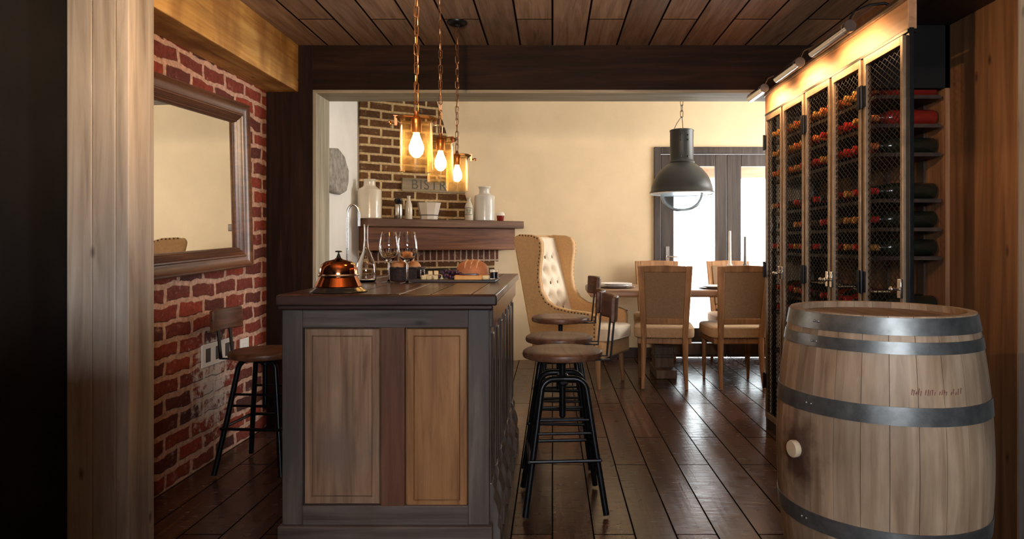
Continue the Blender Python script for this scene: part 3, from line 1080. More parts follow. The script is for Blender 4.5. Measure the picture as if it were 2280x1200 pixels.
M['blueline'] = plain('dark_blue_line', (0.05, 0.045, 0.06), 0.4)
MB().lathe([(0.0822, 0.036), (0.0866, 0.036), (0.0884, 0.043), (0.084, 0.043)], 8, closed=True).build('foot_line', M['blueline'], bw, smooth=False)
p = mpt(1044, 0.15)
bt = thing('ginger_beer_bottle', 'small stoneware bottle with a green printed panel beside the right jug', 'bottle', p)
MB().lathe([(0, 0), (0.038, 0), (0.040, 0.004), (0.040, 0.125), (0.036, 0.145), (0.019, 0.175), (0.015, 0.188), (0.015, 0.2), (0.019, 0.205), (0.018, 0.213), (0, 0.213)], 32).build('body', M['stoneware'], bt)
M['green_print'] = plain('green_print', (0.06, 0.10, 0.05), 0.5)
lb = MB()
for (z0, z1, a0, a1) in ((0.05, 0.056, -1.0, 1.0), (0.112, 0.118, -1.0, 1.0), (0.056, 0.112, -1.0, -0.86), (0.056, 0.112, 0.86, 1.0), (0.092, 0.1, -0.6, 0.6), (0.078, 0.084, -0.5, 0.5), (0.065, 0.071, -0.6, 0.4)):
    nseg = 8
    for k in range(nseg):
        b0 = a0 + (a1 - a0) * k / nseg - PI / 2
        b1 = a0 + (a1 - a0) * (k + 1) / nseg - PI / 2
        vs = [lb.bm.verts.new((0.0405 * math.cos(b), 0.0405 * math.sin(b), z)) for (b, z) in ((b0, z0), (b1, z0), (b1, z1), (b0, z1))]
        lb.bm.faces.new(vs)
lb.build('printed_panel', M['green_print'], bt)
p = mpt(1114, 0.13)
cu = thing('candle_cup', 'small red candle cup with a white domed top at the right end of the mantel', 'candle', p)
M['red_glass'] = plain('dark_red_glass', (0.20, 0.018, 0.012), 0.2)
MB().lathe([(0, 0), (0.028, 0), (0.031, 0.004), (0.037, 0.054), (0, 0.054)], 28).build('cup', M['red_glass'], cu)
M['wax'] = plain('white_wax', (0.82, 0.72, 0.58), 0.5)
MB().lathe([(0, 0.052), (0.042, 0.054), (0.043, 0.064), (0.036, 0.082), (0.020, 0.092), (0, 0.094)], 28).build('candle_top', M['wax'], cu)

# BISTRO board hung on the chimney
M['sign_wood'] = wood('grey_sign_board', (0.16, 0.11, 0.06), (0.27, 0.20, 0.12), (0.36, 0.28, 0.18), 'x', 0.7, knots=False)
pc = F0 + FN * 0.0
def fpt(px, py):
    r = (px - VX) / FPX
    t_ = (r * F0.y - F0.x) / (FU.x - r * FU.y)
    y = F0.y + FU.y * t_
    return t_, CAM_Z + (VY - py) / FPX * y
ta, za = fpt(893, 399)
tb, zb = fpt(1034, 428)
zc = (za + zb) / 2 + 0.0
sg = thing('bistro_sign', 'grey wooden name board hanging on the chimney behind the pendant lamps', 'sign', F0 + FU * (ta + tb) / 2 + FN * 0.002 + Vector((0, 0, zc)), FA)
hw, hh = (tb - ta) / 2, 0.062
MB().prism([(-hw, -hh + 0.004), (-hw + 0.01, -hh), (hw, -hh + 0.003), (hw - 0.004, hh), (-hw + 0.004, hh - 0.003)], lambda a, b, d: (a, d, b), -0.022, -0.002).build('board', M['sign_wood'], sg, bevel=0.003)
M['sign_paint'] = plain('faded_dark_paint', (0.085, 0.075, 0.045), 0.7)
fc = bpy.data.curves.new('lettering', 'FONT')
fc.body = 'BISTRO'
fc.size = 0.125
fc.extrude = 0.0012
fc.align_x = 'CENTER'
fc.align_y = 'CENTER'
fc.space_character = 1.16
fc.materials.append(M['sign_paint'])
fo = bpy.data.objects.new('lettering', fc)
COL.objects.link(fo)
bpy.context.view_layer.update()
lme = bpy.data.meshes.new_from_object(fo)
bpy.data.objects.remove(fo)
fo = bpy.data.objects.new('lettering', lme)
COL.objects.link(fo)
fo.parent = sg
fo.location = (0, -0.0225, 0)
fo.rotation_euler = (R(90), 0, 0)
MB().tube([(-hw * 0.4, -0.012, hh - 0.003), (0, -0.004, hh + 0.05), (hw * 0.4, -0.012, hh - 0.003)], 0.0018, 6).build('hanging_wire', M['steel_dark'], sg)

# weathered plaque on the white wall left of the chimney
M['plaque'] = plain('grey_weathered_stone', (0.30, 0.27, 0.23), 0.9, noise=0.45, nscale=22, bump=0.7)
pq = [(4.98, 1.60), (5.10, 1.55), (5.28, 1.545), (5.42, 1.58), (5.47, 1.66), (5.475, 1.76), (5.41, 1.81), (5.37, 1.86), (5.22, 1.90), (5.06, 1.88), (4.97, 1.78)]
o = MB().prism(pq, lambda a, b, d: (DL + d, a, b), 0.001, 0.05).build('stone_plaque', M['plaque'], bevel=0.018, seg=3)
tag(o, 'grey weathered plaque on the white wall left of the brick chimney', 'plaque')
# ------------------------------------------------------------------ things on the counter
def cpt(px, Y):
    return Vector(((px - VX) / FPX * Y, Y, ITOP))


M['bell_copper'] = plain('polished_copper', (0.42, 0.14, 0.055), 0.12, 1.0, noise=0.2, nscale=8)
M['bell_base'] = plain('black_bell_base', (0.015, 0.014, 0.014), 0.25)
bell = thing('service_bell', 'large two-tiered copper service bell at the front left corner of the bar counter', 'bell', cpt(754, 2.625))
MB().lathe([(0, 0), (0.107, 0), (0.109, 0.003), (0.104, 0.008), (0.094, 0.014), (0.088, 0.020), (0.07, 0.021), (0, 0.021)], 56).build('base', M['bell_base'], bell)
MB().lathe([(0.0875, 0.020), (0.089, 0.024), (0.086, 0.030), (0.078, 0.046), (0.071, 0.061), (0.06, 0.062)], 56).build('lower_tier', M['bell_copper'], bell)
MB().lathe([(0.070, 0.060), (0.0775, 0.062), (0.079, 0.066), (0.0765, 0.070), (0.070, 0.071)], 56).build('rim', M['chrome'], bell)
MB().lathe([(0.0735, 0.070), (0.0725, 0.082), (0.069, 0.096), (0.061, 0.110), (0.047, 0.119), (0.030, 0.1235), (0.016, 0.127), (0.011, 0.132), (0, 0.132)], 56).build('dome', M['bell_copper'], bell)
MB().lathe([(0.0105, 0.130), (0.006, 0.142), (0.0035, 0.150), (0.0035, 0.154), (0.012, 0.1545), (0.0135, 0.157), (0.011, 0.160), (0, 0.161)], 24).build('plunger', M['bell_base'], bell)

gprof = [(0, 0.0), (0.034, 0.0), (0.0365, 0.0015), (0.033, 0.003), (0.012, 0.006), (0.0055, 0.012), (0.0042, 0.03), (0.0042, 0.085), (0.007, 0.096), (0.020, 0.106), (0.036, 0.124), (0.045, 0.147), (0.0475, 0.165), (0.045, 0.195), (0.039, 0.225), (0.0345, 0.243),
         (0.0335, 0.243), (0.038, 0.225), (0.044, 0.195), (0.0465, 0.165), (0.044, 0.148), (0.035, 0.126), (0.018, 0.109), (0, 0.105)]
wg = tag(MB().lathe(gprof, 40).build('wine_glass', M['glass'], loc=cpt(866, 3.25)), 'empty stemmed wine glass on the counter, left one of the pair', 'glass', 'wine glasses on the counter')
w2 = wg.copy()
COL.objects.link(w2)
w2.location = cpt(907, 3.17)
w2['label'] = 'empty stemmed wine glass on the counter, right one in front of the bread basket'
MBc = MB().lathe([(0, 0.0), (0.040, 0.0), (0.047, 0.008), (0.050, 0.045), (0.046, 0.085), (0.030, 0.125), (0.014, 0.16), (0.0095, 0.20), (0.0095, 0.26), (0.0125, 0.28), (0.0115, 0.281), (0.0082, 0.26), (0.0085, 0.20), (0.0125, 0.16), (0.028, 0.124), (0.044, 0.085), (0.048, 0.045), (0.045, 0.012), (0, 0.006)], 36)
tag(MBc.build('carafe', M['glass'], loc=cpt(815, 3.28)), 'clear glass carafe with a long thin neck behind the service bell', 'carafe')
fau = thing('bar_faucet', 'tall thin gooseneck faucet at the left edge of the bar counter', 'faucet', Vector((-0.965, 3.17, ITOP)))
MB().lathe([(0, 0), (0.02, 0), (0.022, 0.006), (0.014, 0.012), (0.009, 0.03), (0, 0.03)], 20).build('base', M['chrome'], fau)
pts = [(0, 0, 0.02), (0, 0, 0.30)]
for k in range(1, 13):
    a = PI - PI * k / 12
    pts.append((0.026 + 0.026 * math.cos(a), 0.01 * k / 12, 0.325 + 0.045 * math.sin(a)))
pts.append((0.052, 0.01, 0.27))
MB().tube(pts, 0.0052, 10).build('spout', M['chrome'], fau)
MB().tube([(0.004, -0.002, 0.045), (0.02, -0.012, 0.06), (0.038, -0.02, 0.07)], 0.004, 8).build('lever', M['chrome'], fau)

# bread basket with rolls
M['wicker'] = plain('dark_wicker', (0.045, 0.026, 0.022), 0.7, noise=0.5, nscale=70, bump=0.8)
M['crust'] = plain('golden_bread_crust', (0.62, 0.30, 0.13), 0.6, noise=0.35, nscale=14, bump=0.3)
M['linen_w'] = plain('white_napkin', (0.80, 0.78, 0.76), 0.85)
bp_ = cpt(906, 3.47)
bsk = thing('bread_basket', 'dark round basket of bread rolls behind the wine glasses', 'basket', bp_)
bm_ = MB().lathe([(0, 0), (0.085, 0), (0.088, 0.006), (0.094, 0.062), (0.090, 0.062), (0.083, 0.012), (0, 0.008)], 40)
bm_.build('basket', M['wicker'], bsk)
rm = MB()
rm.tube([(0.093 * math.cos(2 * PI * k / 40), 0.093 * math.sin(2 * PI * k / 40), 0.064 + 0.002 * math.sin(k * 2.5)) for k in range(40)], 0.005, 8, closed=True)
rm.build('rim', M['wicker'], bsk)
rolls = [((-0.041, -0.022, 0.062), 'left front'), ((0.039, -0.024, 0.062), 'right front'), ((0.0, 0.050, 0.062), 'rear'), ((0.0, 0.0, 0.108), 'topmost')]
r0 = None
for (q, nm) in rolls:
    if r0 is None:
        r0 = MB().sup((0, 0, 0), (0.076, 0.070, 0.066), 0.85, 24, 14, jit=0.012).build('bread_roll', M['crust'])
        ro = r0
    else:
        ro = r0.copy()
        COL.objects.link(ro)
    ro.location = bp_ + Vector(q)
    ro.rotation_euler = (0, 0, random.uniform(-0.3, 0.3))
    tag(ro, 'golden bread roll in the dark basket, the %s one' % nm, 'bread roll', 'rolls in the bread basket')

# serving board with cheese, grapes and bread
M['slate'] = plain('dark_slate', (0.045, 0.038, 0.040), 0.35, noise=0.3, nscale=20)
tag(MB().box(-0.70, -0.275, 3.24, 3.52, ITOP + 0.0005, ITOP + 0.011).build('serving_board', M['slate'], bevel=0.003), 'long dark slate serving board under the cheese, grapes and bread', 'board')
ZB = ITOP + 0.0112
M['cheese'] = plain('pale_cheese', (0.80, 0.66, 0.38), 0.5, noise=0.1, nscale=20)
M['cheese_o'] = plain('orange_cheese', (0.78, 0.40, 0.11), 0.45, noise=0.12, nscale=20)
M['grape'] = plain('dark_grapes', (0.055, 0.018, 0.045), 0.3)
M['cork'] = plain('grey_rind', (0.45, 0.40, 0.36), 0.7, noise=0.3, nscale=40)
spots = [(943, 3.31, 0), (957, 3.29, 0), (971, 3.30, 0), (982, 3.33, 0), (951, 3.37, 0), (965, 3.36, 0), (978, 3.39, 0), (958, 3.33, 1), (971, 3.345, 1)]
names = ['front left', 'front, second from the left', 'front, third from the left', 'front right', 'rear left', 'rear middle', 'rear right', 'upper left', 'upper right']
c0 = None
for (px, Y, lev), nm in zip(spots, names):
    if c0 is None:
        c0 = MB().box(-0.011, 0.011, -0.011, 0.011, 0, 0.020).build('cheese_cube', M['cheese'], bevel=0.003)
        o = c0
    else:
        o = c0.copy()
        COL.objects.link(o)
    v = cpt(px, Y)
    o.location = (v.x, v.y, ZB + lev * 0.0205)
    o.rotation_euler = (0, 0, random.uniform(-0.5, 0.5) if lev == 0 else 0.3)
    tag(o, 'pale cheese cube heaped left of the dark grapes, %s' % nm, 'cheese', 'cheese cubes on the board')
g = cpt(1003, 3.33)
gr = thing('grape_bunch', 'bunch of dark purple grapes in the middle of the serving board', 'grapes', (g.x, g.y, ZB))
gm = MB()
sp_ = []
for k in range(400):
    x, y, z = random.uniform(-0.055, 0.055), random.uniform(-0.04, 0.05), random.uniform(0.010, 0.040)
    if (x / 0.06) ** 2 + (y / 0.055) ** 2 + ((z - 0.01) / 0.036) ** 2 > 1:
        continue
    if all((Vector((x, y, z)) - s_).length > 0.0165 for s_ in sp_):
        sp_.append(Vector((x, y, z)))
for s_ in sp_:
    gm.ball(s_, random.uniform(0.0085, 0.0098), 12, 8)
gm.build('grapes', M['grape'], gr)
M['stem'] = plain('grape_stem', (0.20, 0.22, 0.08), 0.6)
MB().tube([(0, 0.02, 0.03), (-0.01, 0.04, 0.048), (-0.02, 0.055, 0.05)], 0.0022, 6).build('stem', M['stem'], gr)
b = cpt(1052, 3.44)
lf = thing('bread_loaf', 'round crusty loaf with a cut face standing at the back of the board', 'bread', (b.x, b.y, ZB))
M['crumb'] = plain('brown_bread_crust', (0.46, 0.17, 0.065), 0.65, noise=0.45, nscale=11, bump=0.5)
lm = MB()
lm.sup((0, 0, 0.034), (0.165, 0.105, 0.118), 0.9, 32, 20, jit=0.006)
lb_ = lm.build('loaf', M['crumb'], lf)
for v in lb_.data.vertices:
    if v.co.z < 0.002:
        v.co.z = 0.002
sl = MB()
for k in range(3):
    x = -0.03 + k * 0.03
    sl.tube([(x - 0.004, -0.05, 0.052), (x, -0.036, 0.078), (x + 0.006, -0.01, 0.0925), (x + 0.01, 0.02, 0.089)], [0.002, 0.004, 0.004, 0.002], 6)
M['flour'] = plain('floury_slash', (0.72, 0.48, 0.30), 0.8)
sl.build('slash', M['flour'], lf)
c_ = cpt(1047, 3.27)
ch = thing('cheese_wedge', 'flat orange cheese slab with dark topping at the front of the board', 'cheese', (c_.x, c_.y, ZB))
MB().box(-0.075, 0.06, -0.022, 0.03, 0, 0.022).build('cheese', M['cheese_o'], ch, bevel=0.004)
MB().sup((-0.005, 0.004, 0.025), (0.10, 0.04, 0.014), 0.6, 20, 8, jit=0.05).build('topping', M['grape'], ch)
c_ = cpt(1082, 3.27)
tag(MB().sup((0, 0, 0.011), (0.035, 0.05, 0.022), 0.4, 20, 10, jit=0.02).build('cheese_piece', M['cheese'], loc=(c_.x, c_.y, ZB)), 'small pale cheese piece at the right end of the orange slab', 'cheese')
for (px, Y, nm, m_, lb2) in ((1100, 3.34, 'glass_jar', (0.72, 0.70, 0.70), 'small clear jar of white dip at the right end of the serving board'), (937, 3.42, 'glass_jar', (0.72, 0.45, 0.40), 'small clear jar of pink dip between the basket and cheese cubes')):
    v = cpt(px, Y)
    j = thing(nm, lb2, 'jar', (v.x, v.y, ZB), group='dip jars on the serving board')
    MB().lathe([(0, 0), (0.020, 0), (0.022, 0.003), (0.022, 0.044), (0.0235, 0.047), (0.021, 0.047), (0.020, 0.004), (0, 0.003)], 28).build('jar', M['glass'], j)
    MB().lathe([(0, 0.004), (0.0195, 0.004), (0.0195, 0.034), (0.01, 0.037), (0, 0.036)], 24).build('dip', plain('dip_' + str(px), m_, 0.5), j)

# ------------------------------------------------------------------ pendants over the island
def chain(mb, p0, p1, pitch=0.036, w=0.0095, r=0.0021, ang=0.0):
    p0, p1 = Vector(p0), Vector(p1)
    L = (p1 - p0).length
    n = max(2, round(L / pitch))
    for k in range(n):
        c = p0.lerp(p1, (k + 0.5) / n)
        a = ang + (k % 2) * PI / 2 + 0.25 * math.sin(k * 1.7)
        ux = Vector((math.cos(a), math.sin(a), 0))
        hl = L / n * 0.62
        pts = []
        for q in range(12):
            t_ = 2 * PI * q / 12
            pts.append(c + ux * w * math.cos(t_) + Vector((0, 0, 1)) * ((hl - w) * (1 if math.sin(t_) >= 0 else -1) + w * math.sin(t_)))
        mb.tube(pts, r, 6, closed=True)


pend_pos = [(-0.525, 2.60, 1.442, 'nearest and largest-looking of the three', 200), (-0.535, 3.22, 1.457, 'middle one of the three', 150), (-0.545, 3.85, 1.462, 'farthest of the three', 10)]
for (x, y, zb, nm, rot) in pend_pos:
    pd = thing('pendant_lamp', 'glass jar pendant lamp on a chain above the bar, %s' % nm, 'lamp', (x, y, zb), R(rot), group='jar pendant lamps over the bar')
    H = 0.205
    MB().lathe([(0.058, 0.0), (0.062, 0.004), (0.062, H - 0.022), (0.066, H - 0.012), (0.078, H - 0.002), (0.080, H), (0.077, H), (0.064, H - 0.012), (0.060, H - 0.022), (0.060, 0.006), (0.057, 0.002)], 48).build('jar_shade', M['glow_glass'], pd)
    MB().lathe([(0.064, H - 0.010), (0.078, H - 0.002), (0.0815, H + 0.001), (0.079, H + 0.004), (0.074, H + 0.001)], 48, closed=True).build('jar_rim', M['glow_rim'], pd)
    st_ = MB()
    st_.box(-0.078, 0.088, -0.006, 0.006, H + 0.006, H + 0.009)
    st_.box(0.074, 0.084, -0.007, 0.007, H - 0.03, H + 0.008)
    st_.box(-0.078, -0.072, -0.007, 0.007, H - 0.02, H + 0.008)
    st_.tube([(0.070, 0, H - 0.02), (0.10, 0, H - 0.02)], 0.004, 8)
    st_.ball((0.102, 0, H - 0.02), 0.0085, 10, 8)
    st_.build('clamp', M['copper'], pd)
    so_ = MB().lathe([(0, H + 0.03), (0.008, H + 0.028), (0.010, H + 0.012), (0.018, H + 0.004), (0.021, H - 0.004), (0.021, H - 0.048), (0.017, H - 0.054), (0, H - 0.054)], 28)
    so_.build('socket', M['copper'], pd)
    MB().lathe([(0, H - 0.053), (0.011, H - 0.055), (0.013, H - 0.064), (0.021, H - 0.085), (0.0275, H - 0.104), (0.0285, H - 0.116), (0.024, H - 0.134), (0.012, H - 0.147), (0, H - 0.150)], 28).build('bulb', M['bulb'], pd)
    cz = ZC - zb
    chm = MB()
    chain(chm, (0, 0, H + 0.028), (0, 0, cz - 0.018), ang=0.4)
    chm.tube([(0.004 * math.sin(k * 1.1), 0.004 * math.cos(k * 1.3), H + 0.03 + (cz - H - 0.04) * k / 16) for k in range(17)], 0.0016, 6)
    chm.build('chain', M['iron_chain'], pd)
    MB().lathe([(0, cz - 0.030), (0.012, cz - 0.028), (0.016, cz - 0.018), (0.045, cz - 0.016), (0.056, cz - 0.008), (0.058, cz), (0, cz)], 32).build('canopy', M['steel_dark'], pd)

# ------------------------------------------------------------------ dome pendant over the table
dpx = Vector((1.142, 5.95, 0))
dm = thing('dome_pendant', 'big dark grey industrial dome lamp hanging in front of the doors', 'lamp', (dpx.x, dpx.y, 1.60))
MB().lathe([(0.278, 0.0), (0.282, 0.004), (0.280, 0.016), (0.272, 0.024), (0.266, 0.06), (0.248, 0.118), (0.218, 0.172), (0.178, 0.218), (0.135, 0.252), (0.112, 0.268), (0.106, 0.276),
            (0.104, 0.276), (0.130, 0.248), (0.174, 0.214), (0.213, 0.168), (0.243, 0.115), (0.261, 0.058), (0.270, 0.004)], 64).build('shade', M['grey_enamel'], dm)
hs = MB().lathe([(0.0, 0.270), (0.108, 0.270), (0.113, 0.278), (0.106, 0.290), (0.103, 0.30), (0.103, 0.545), (0.106, 0.550), (0.106, 0.560), (0.098, 0.565), (0.02, 0.572), (0, 0.572)], 48)
for a in (-105, -70):
    for z in (0.505, 0.465, 0.32):
        hs.ball((0.104 * math.cos(R(a)), 0.104 * math.sin(R(a)), z), 0.008, 10, 6)
hs.build('housing', M['grey_enamel'], dm)
MB().lathe([(0.270, -0.004), (0.281, -0.004), (0.283, 0.003), (0.272, 0.004)], 64, closed=True).build('rim', M['white_enamel'], dm)
MB().lathe([(0.188, -0.001), (0.186, -0.03), (0.168, -0.075), (0.135, -0.115), (0.09, -0.142), (0.045, -0.155), (0, -0.158), (0, -0.154), (0.045, -0.151), (0.088, -0.138), (0.132, -0.112), (0.164, -0.073), (0.182, -0.03), (0.184, -0.001)], 48).build('glass_bowl', clearglass('greyish_glass_bowl', (0.86, 0.91, 0.95), 0.9, 0.12), dm)
MB().lathe([(0.0, 0.0), (0.262, 0.0), (0.262, 0.003), (0, 0.003)], 48).build('reflector', M['white_enamel'], dm)
bl = MB()
bl.tube([(-0.07, 0, 0.565), (-0.045, 0, 0.62), (0, 0, 0.685)], 0.003, 6).tube([(0.012, 0, 0.57), (0.008, 0, 0.62), (0, 0, 0.685)], 0.003, 6)
bl.build('bail', M['steel_dark'], dm)
cm = MB()
chain(cm, (0, 0, 0.68), (0, 0, ZD - 1.60 - 0.01), 0.05, 0.012, 0.0028)
cm.build('chain', M['steel_dark'], dm)
MB().lathe([(0, ZD - 1.63), (0.05, ZD - 1.62), (0.06, ZD - 1.60), (0, ZD - 1.60)], 28).build('canopy', M['steel_dark'], dm)

# ------------------------------------------------------------------ bar stools
M['seat_wood'] = wood('stool_seat_wood', (0.05, 0.020, 0.010), (0.125, 0.052, 0.026), (0.22, 0.105, 0.056), 'y', 0.42, 0.15)
M['iron'] = plain('black_iron_tube', (0.014, 0.014, 0.016), 0.32, 0.7, noise=0.3, nscale=30)


def make_stool(label, loc, rotz, zs, group, backz=0.245, seat_tilt=0.0):
    """stool facing -x (the back is at +x)"""
    st_ = thing('bar_stool', label, 'bar stool', loc, rotz, group)
    se = MB().lathe([(0, zs - 0.034), (0.165, zs - 0.034), (0.176, zs - 0.030), (0.180, zs - 0.018), (0.177, zs - 0.006), (0.168, zs), (0.09, zs - 0.004), (0, zs - 0.006)], 48)
    so_ = se.build('seat', M['seat_wood'], st_)
    sp = MB().lathe([(0, zs - 0.034), (0.075, zs - 0.034), (0.07, zs - 0.044), (0.02, zs - 0.05), (0.0145, zs - 0.052), (0.0145, zs - 0.30), (0.010, zs - 0.305), (0, zs - 0.305)], 20)
    sp.build('screw_post', M['iron'], st_)
    hb = MB().lathe([(0.0, 0.53), (0.022, 0.53), (0.026, 0.535), (0.026, 0.575), (0.022, 0.58), (0, 0.58)], 20)
    hb.build('hub', M['iron'], st_)
    for sy in (-1, 1):
        for sx in (-1, 1):
            pts = []
            # from the hub out over the bend and down to the splayed foot
            pts.append((0.0, sy * 0.075, 0.572))
            pts.append((sx * 0.045, sy * 0.078, 0.572))
            for k in range(1, 7):
                a = PI / 2 * k / 6
                pts.append((sx * (0.045 + 0.055 * math.sin(a)), sy * (0.078 + 0.012 * k / 6), 0.572 - 0.055 * (1 - math.cos(a))))
            pts.append((sx * 0.130, sy * 0.125, 0.30))
            pts.append((sx * 0.172, sy * 0.180, 0.012))
            MB().tube(pts, 0.0135, 10).build('leg', M['iron'], st_)
    for z in (0.345, 0.40):
        f_ = (0.517 - z) / 0.505
        xx, yy = 0.100 + 0.072 * f_, 0.09 + 0.09 * f_
        for sy in (-1, 1):
            MB().tube([(-xx, sy * yy, z), (xx, sy * yy, z)], 0.0065, 8).build('rung', M['iron'], st_)
    z = 0.235
    f_ = (0.517 - z) / 0.505
    xx, yy = 0.100 + 0.072 * f_ + 0.012, 0.09 + 0.09 * f_ + 0.012
    for a, b in (((-xx, -yy), (xx, -yy)), ((xx, -yy), (xx, yy)), ((xx, yy), (-xx, yy)), ((-xx, yy), (-xx, -yy))):
        MB().tube([(a[0], a[1], z), (b[0], b[1], z)], 0.008, 8).build('footrest', M['iron'], st_)
    MB().bar((0, -0.082, 0.558), (0, 0.082, 0.558), 0.03, 0.012).build('cross_bar', M['iron'], st_)
    # back: two straps and a curved wooden slat
    for sy in (-1, 1):
        y = sy * 0.055
        b_ = MB()
        b_.bar((0.06, y, zs - 0.039), (0.212, y, zs - 0.039), 0.022, 0.006)
        pts = [(0.209, y, zs - 0.042), (0.215, y, zs + 0.02), (0.228, y, zs + 0.16), (0.236, y, zs + backz)]
        for p0_, p1_ in zip(pts[:-1], pts[1:]):
            b_.bar(p0_, p1_, 0.022, 0.006, up=(1, 0, 0))
        b_.build('back_strap', M['iron'], st_)
    sb = MB()
    out, inn = [], []
    for k in range(13):
        a = -1 + 2 * k / 12
        y = a * 0.14
        x = 0.236 - 0.030 * a * a
        out.append((x + 0.012, y))
        inn.append((x - 0.010, y))
    sb.prism(out + inn[::-1], lambda a, b, d: (a + 0.06 * (d - zs - backz + 0.06) * 0.8, b, d), zs + backz - 0.112, zs + backz)
    sb.build('back_slat', M['seat_wood'], st_, bevel=0.006)
    return st_


G = 'bar stools around the island'
make_stool('nearest wooden bar stool with black iron legs, right of the island', (0.045, 3.03, 0), R(4), 0.69, G)
make_stool('second wooden bar stool right of the island, between the nearest and the farthest', (0.035, 3.62, 0), R(-3), 0.672, G)
make_stool('farthest wooden bar stool right of the island, its seat turned up highest', (0.050, 4.20, 0), R(8), 0.712, G)
make_stool('lone dark bar stool left of the island with its back to the brick wall', (-1.50, 3.52, 0), R(176), 0.610, G, backz=0.215)

# ------------------------------------------------------------------ dining chairs
M['chair_wood'] = wood('pale_oak_chair', (0.20, 0.090, 0.034), (0.34, 0.165, 0.068), (0.46, 0.25, 0.115), 'z', 0.5, 0.1, knots=False)
M['linen'] = plain('oatmeal_linen', (0.44, 0.28, 0.15), 0.9, noise=0.12, nscale=60, bump=0.15)
M['linen_back'] = plain('shaded_linen_back', (0.25, 0.15, 0.08), 0.9, noise=0.12, nscale=70, bump=0.15)  # shade on the chair backs put into the colour, darker than the seats
M['linen_light'] = plain('cream_linen', (0.76, 0.64, 0.48), 0.9, noise=0.05, nscale=50, bump=0.08)
M['nail'] = plain('bronze_nailheads', (0.16, 0.085, 0.035), 0.35, 0.8)


def make_chair(label, loc, rotz, group):
    c = thing('dining_chair', label, 'chair', loc, rotz, group)
    MB().sup((0, 0.01, 0.445), (0.49, 0.475, 0.11), 0.32, 28, 12).build('seat', M['linen'], c)
    ap = MB().box(-0.215, 0.215, -0.205, 0.215, 0.352, 0.402)
    ap.build('seat_frame', M['chair_wood'], c, bevel=0.008)
    # back: trapezoid frame leaning away
    lean = lambda z: -0.215 - 0.10 * (z - 0.40) / 0.58
    bf = MB()
    w0, w1, z0, z1 = 0.185, 0.215, 0.40, 0.985
    for s_ in (-1, 1):
        bf.prism([(s_ * (w0 - 0.045), z0), (s_ * w0, z0), (s_ * w1, z1), (s_ * (w1 - 0.05), z1)], lambda a, b, d: (a, lean(b) + d, b), -0.018, 0.022)
    bf.prism([(-(w1 - 0.05), 0.935), (w1 - 0.05, 0.935), (w1 - 0.05, 0.985), (0, 0.992), (-(w1 - 0.05), 0.985)], lambda a, b, d: (a, lean(b) + d, b), -0.018, 0.022)
    bf.prism([(-(w0 - 0.04), 0.515), (w0 - 0.04, 0.515), (w0 - 0.038, 0.565), (-(w0 - 0.038), 0.565)], lambda a, b, d: (a, lean(b) + d, b), -0.018, 0.022)
    bf.build('back_frame', M['chair_wood'], c, bevel=0.006)
    bp2 = MB()
    bp2.prism([(-(w0 - 0.036), 0.56), (w0 - 0.036, 0.56), (w1 - 0.048, 0.94), (-(w1 - 0.048), 0.94)], lambda a, b, d: (a, lean(b) + d, b), -0.012, 0.030)
    bp2.build('back_panel', M['linen_back'], c, bevel=0.008)
    for s_ in (-1, 1):
        MB().tube([(s_ * 0.19, 0.19, 0.40), (s_ * 0.19, 0.19, 0.34), (s_ * 0.19, 0.19, 0.325), (s_ * 0.19, 0.192, 0.31), (s_ * 0.192, 0.196, 0.0)], [0.024, 0.025, 0.019, 0.023, 0.011], 14).build('leg', M['chair_wood'], c)
        MB().tube([(s_ * 0.165, -0.212, 0.42), (s_ * 0.165, -0.215, 0.30), (s_ * 0.168, -0.225, 0.15), (s_ * 0.172, -0.262, 0.0)], [0.024, 0.023, 0.018, 0.013], 14).build('leg', M['chair_wood'], c)
    nl = MB()
    for k in range(22):
        x = -0.21 + 0.42 * k / 21
        nl.ball((x, -0.222, 0.402), 0.0055, 6, 4)
    nl.build('nailhead_trim', M['nail'], c)
    return c


G = 'linen dining chairs at the table'
c0 = make_chair('linen dining chair on the near side of the table, left one', (0.925, 5.62, 0), R(-7), G)
dup(c0, (1.505, 5.62, 0), R(2), 'linen dining chair on the near side of the table, beside the wine cabinet', G)
dup(c0, (2.09, 5.62, 0), R(0), 'linen dining chair on the near side of the table, mostly hidden by the wine cabinet', G)
dup(c0, (1.03, 6.42, 0), R(178), 'linen dining chair on the far side of the table, left one under the dome lamp', G)
dup(c0, (1.76, 6.44, 0), R(181), 'linen dining chair on the far side of the table, behind the white candle', G)
dup(c0, (2.34, 6.42, 0), R(180), 'linen dining chair on the far side of the table, nearest the cabinet', G)

# ------------------------------------------------------------------ dining table
M['table_wood'] = wood('table_oak', (0.20, 0.10, 0.055), (0.34, 0.19, 0.11), (0.46, 0.29, 0.18), 'x', 0.35, 0.15)
tb_ = thing('dining_table', 'long wooden trestle dining table with thick round-edged top', 'table', (1.6, 5.98, 0))
MB().box(-1.29, 1.25, -0.40, 0.40, 0.715, 0.775).build('tabletop', M['table_wood'], tb_, bevel=0.016, seg=3)
M['trestle'] = wood('dark_trestle_wood', (0.07, 0.040, 0.025), (0.15, 0.09, 0.055), (0.23, 0.15, 0.095), 'z', 0.55)
for x in (-0.62, 0.47):
    q = MB().box(x - 0.085, x + 0.085, -0.075, 0.10, 0.07, 0.69)
    q.box(x - 0.088, x + 0.088, -0.21, 0.20, 0.0, 0.075).box(x - 0.12, x + 0.12, -0.30, 0.30, 0.685, 0.716)
    for z in (0.16, 0.25, 0.34, 0.43, 0.52, 0.61):
        q.box(x - 0.09, x + 0.09, -0.08, 0.105, z, z + 0.03)
    q.build('pedestal', M['trestle'], tb_, bevel=0.006)
MB().box(-0.53, 0.38, -0.03, 0.05, 0.18, 0.28).build('stretcher', M['trestle'], tb_, bevel=0.005)
ZT = 0.7752
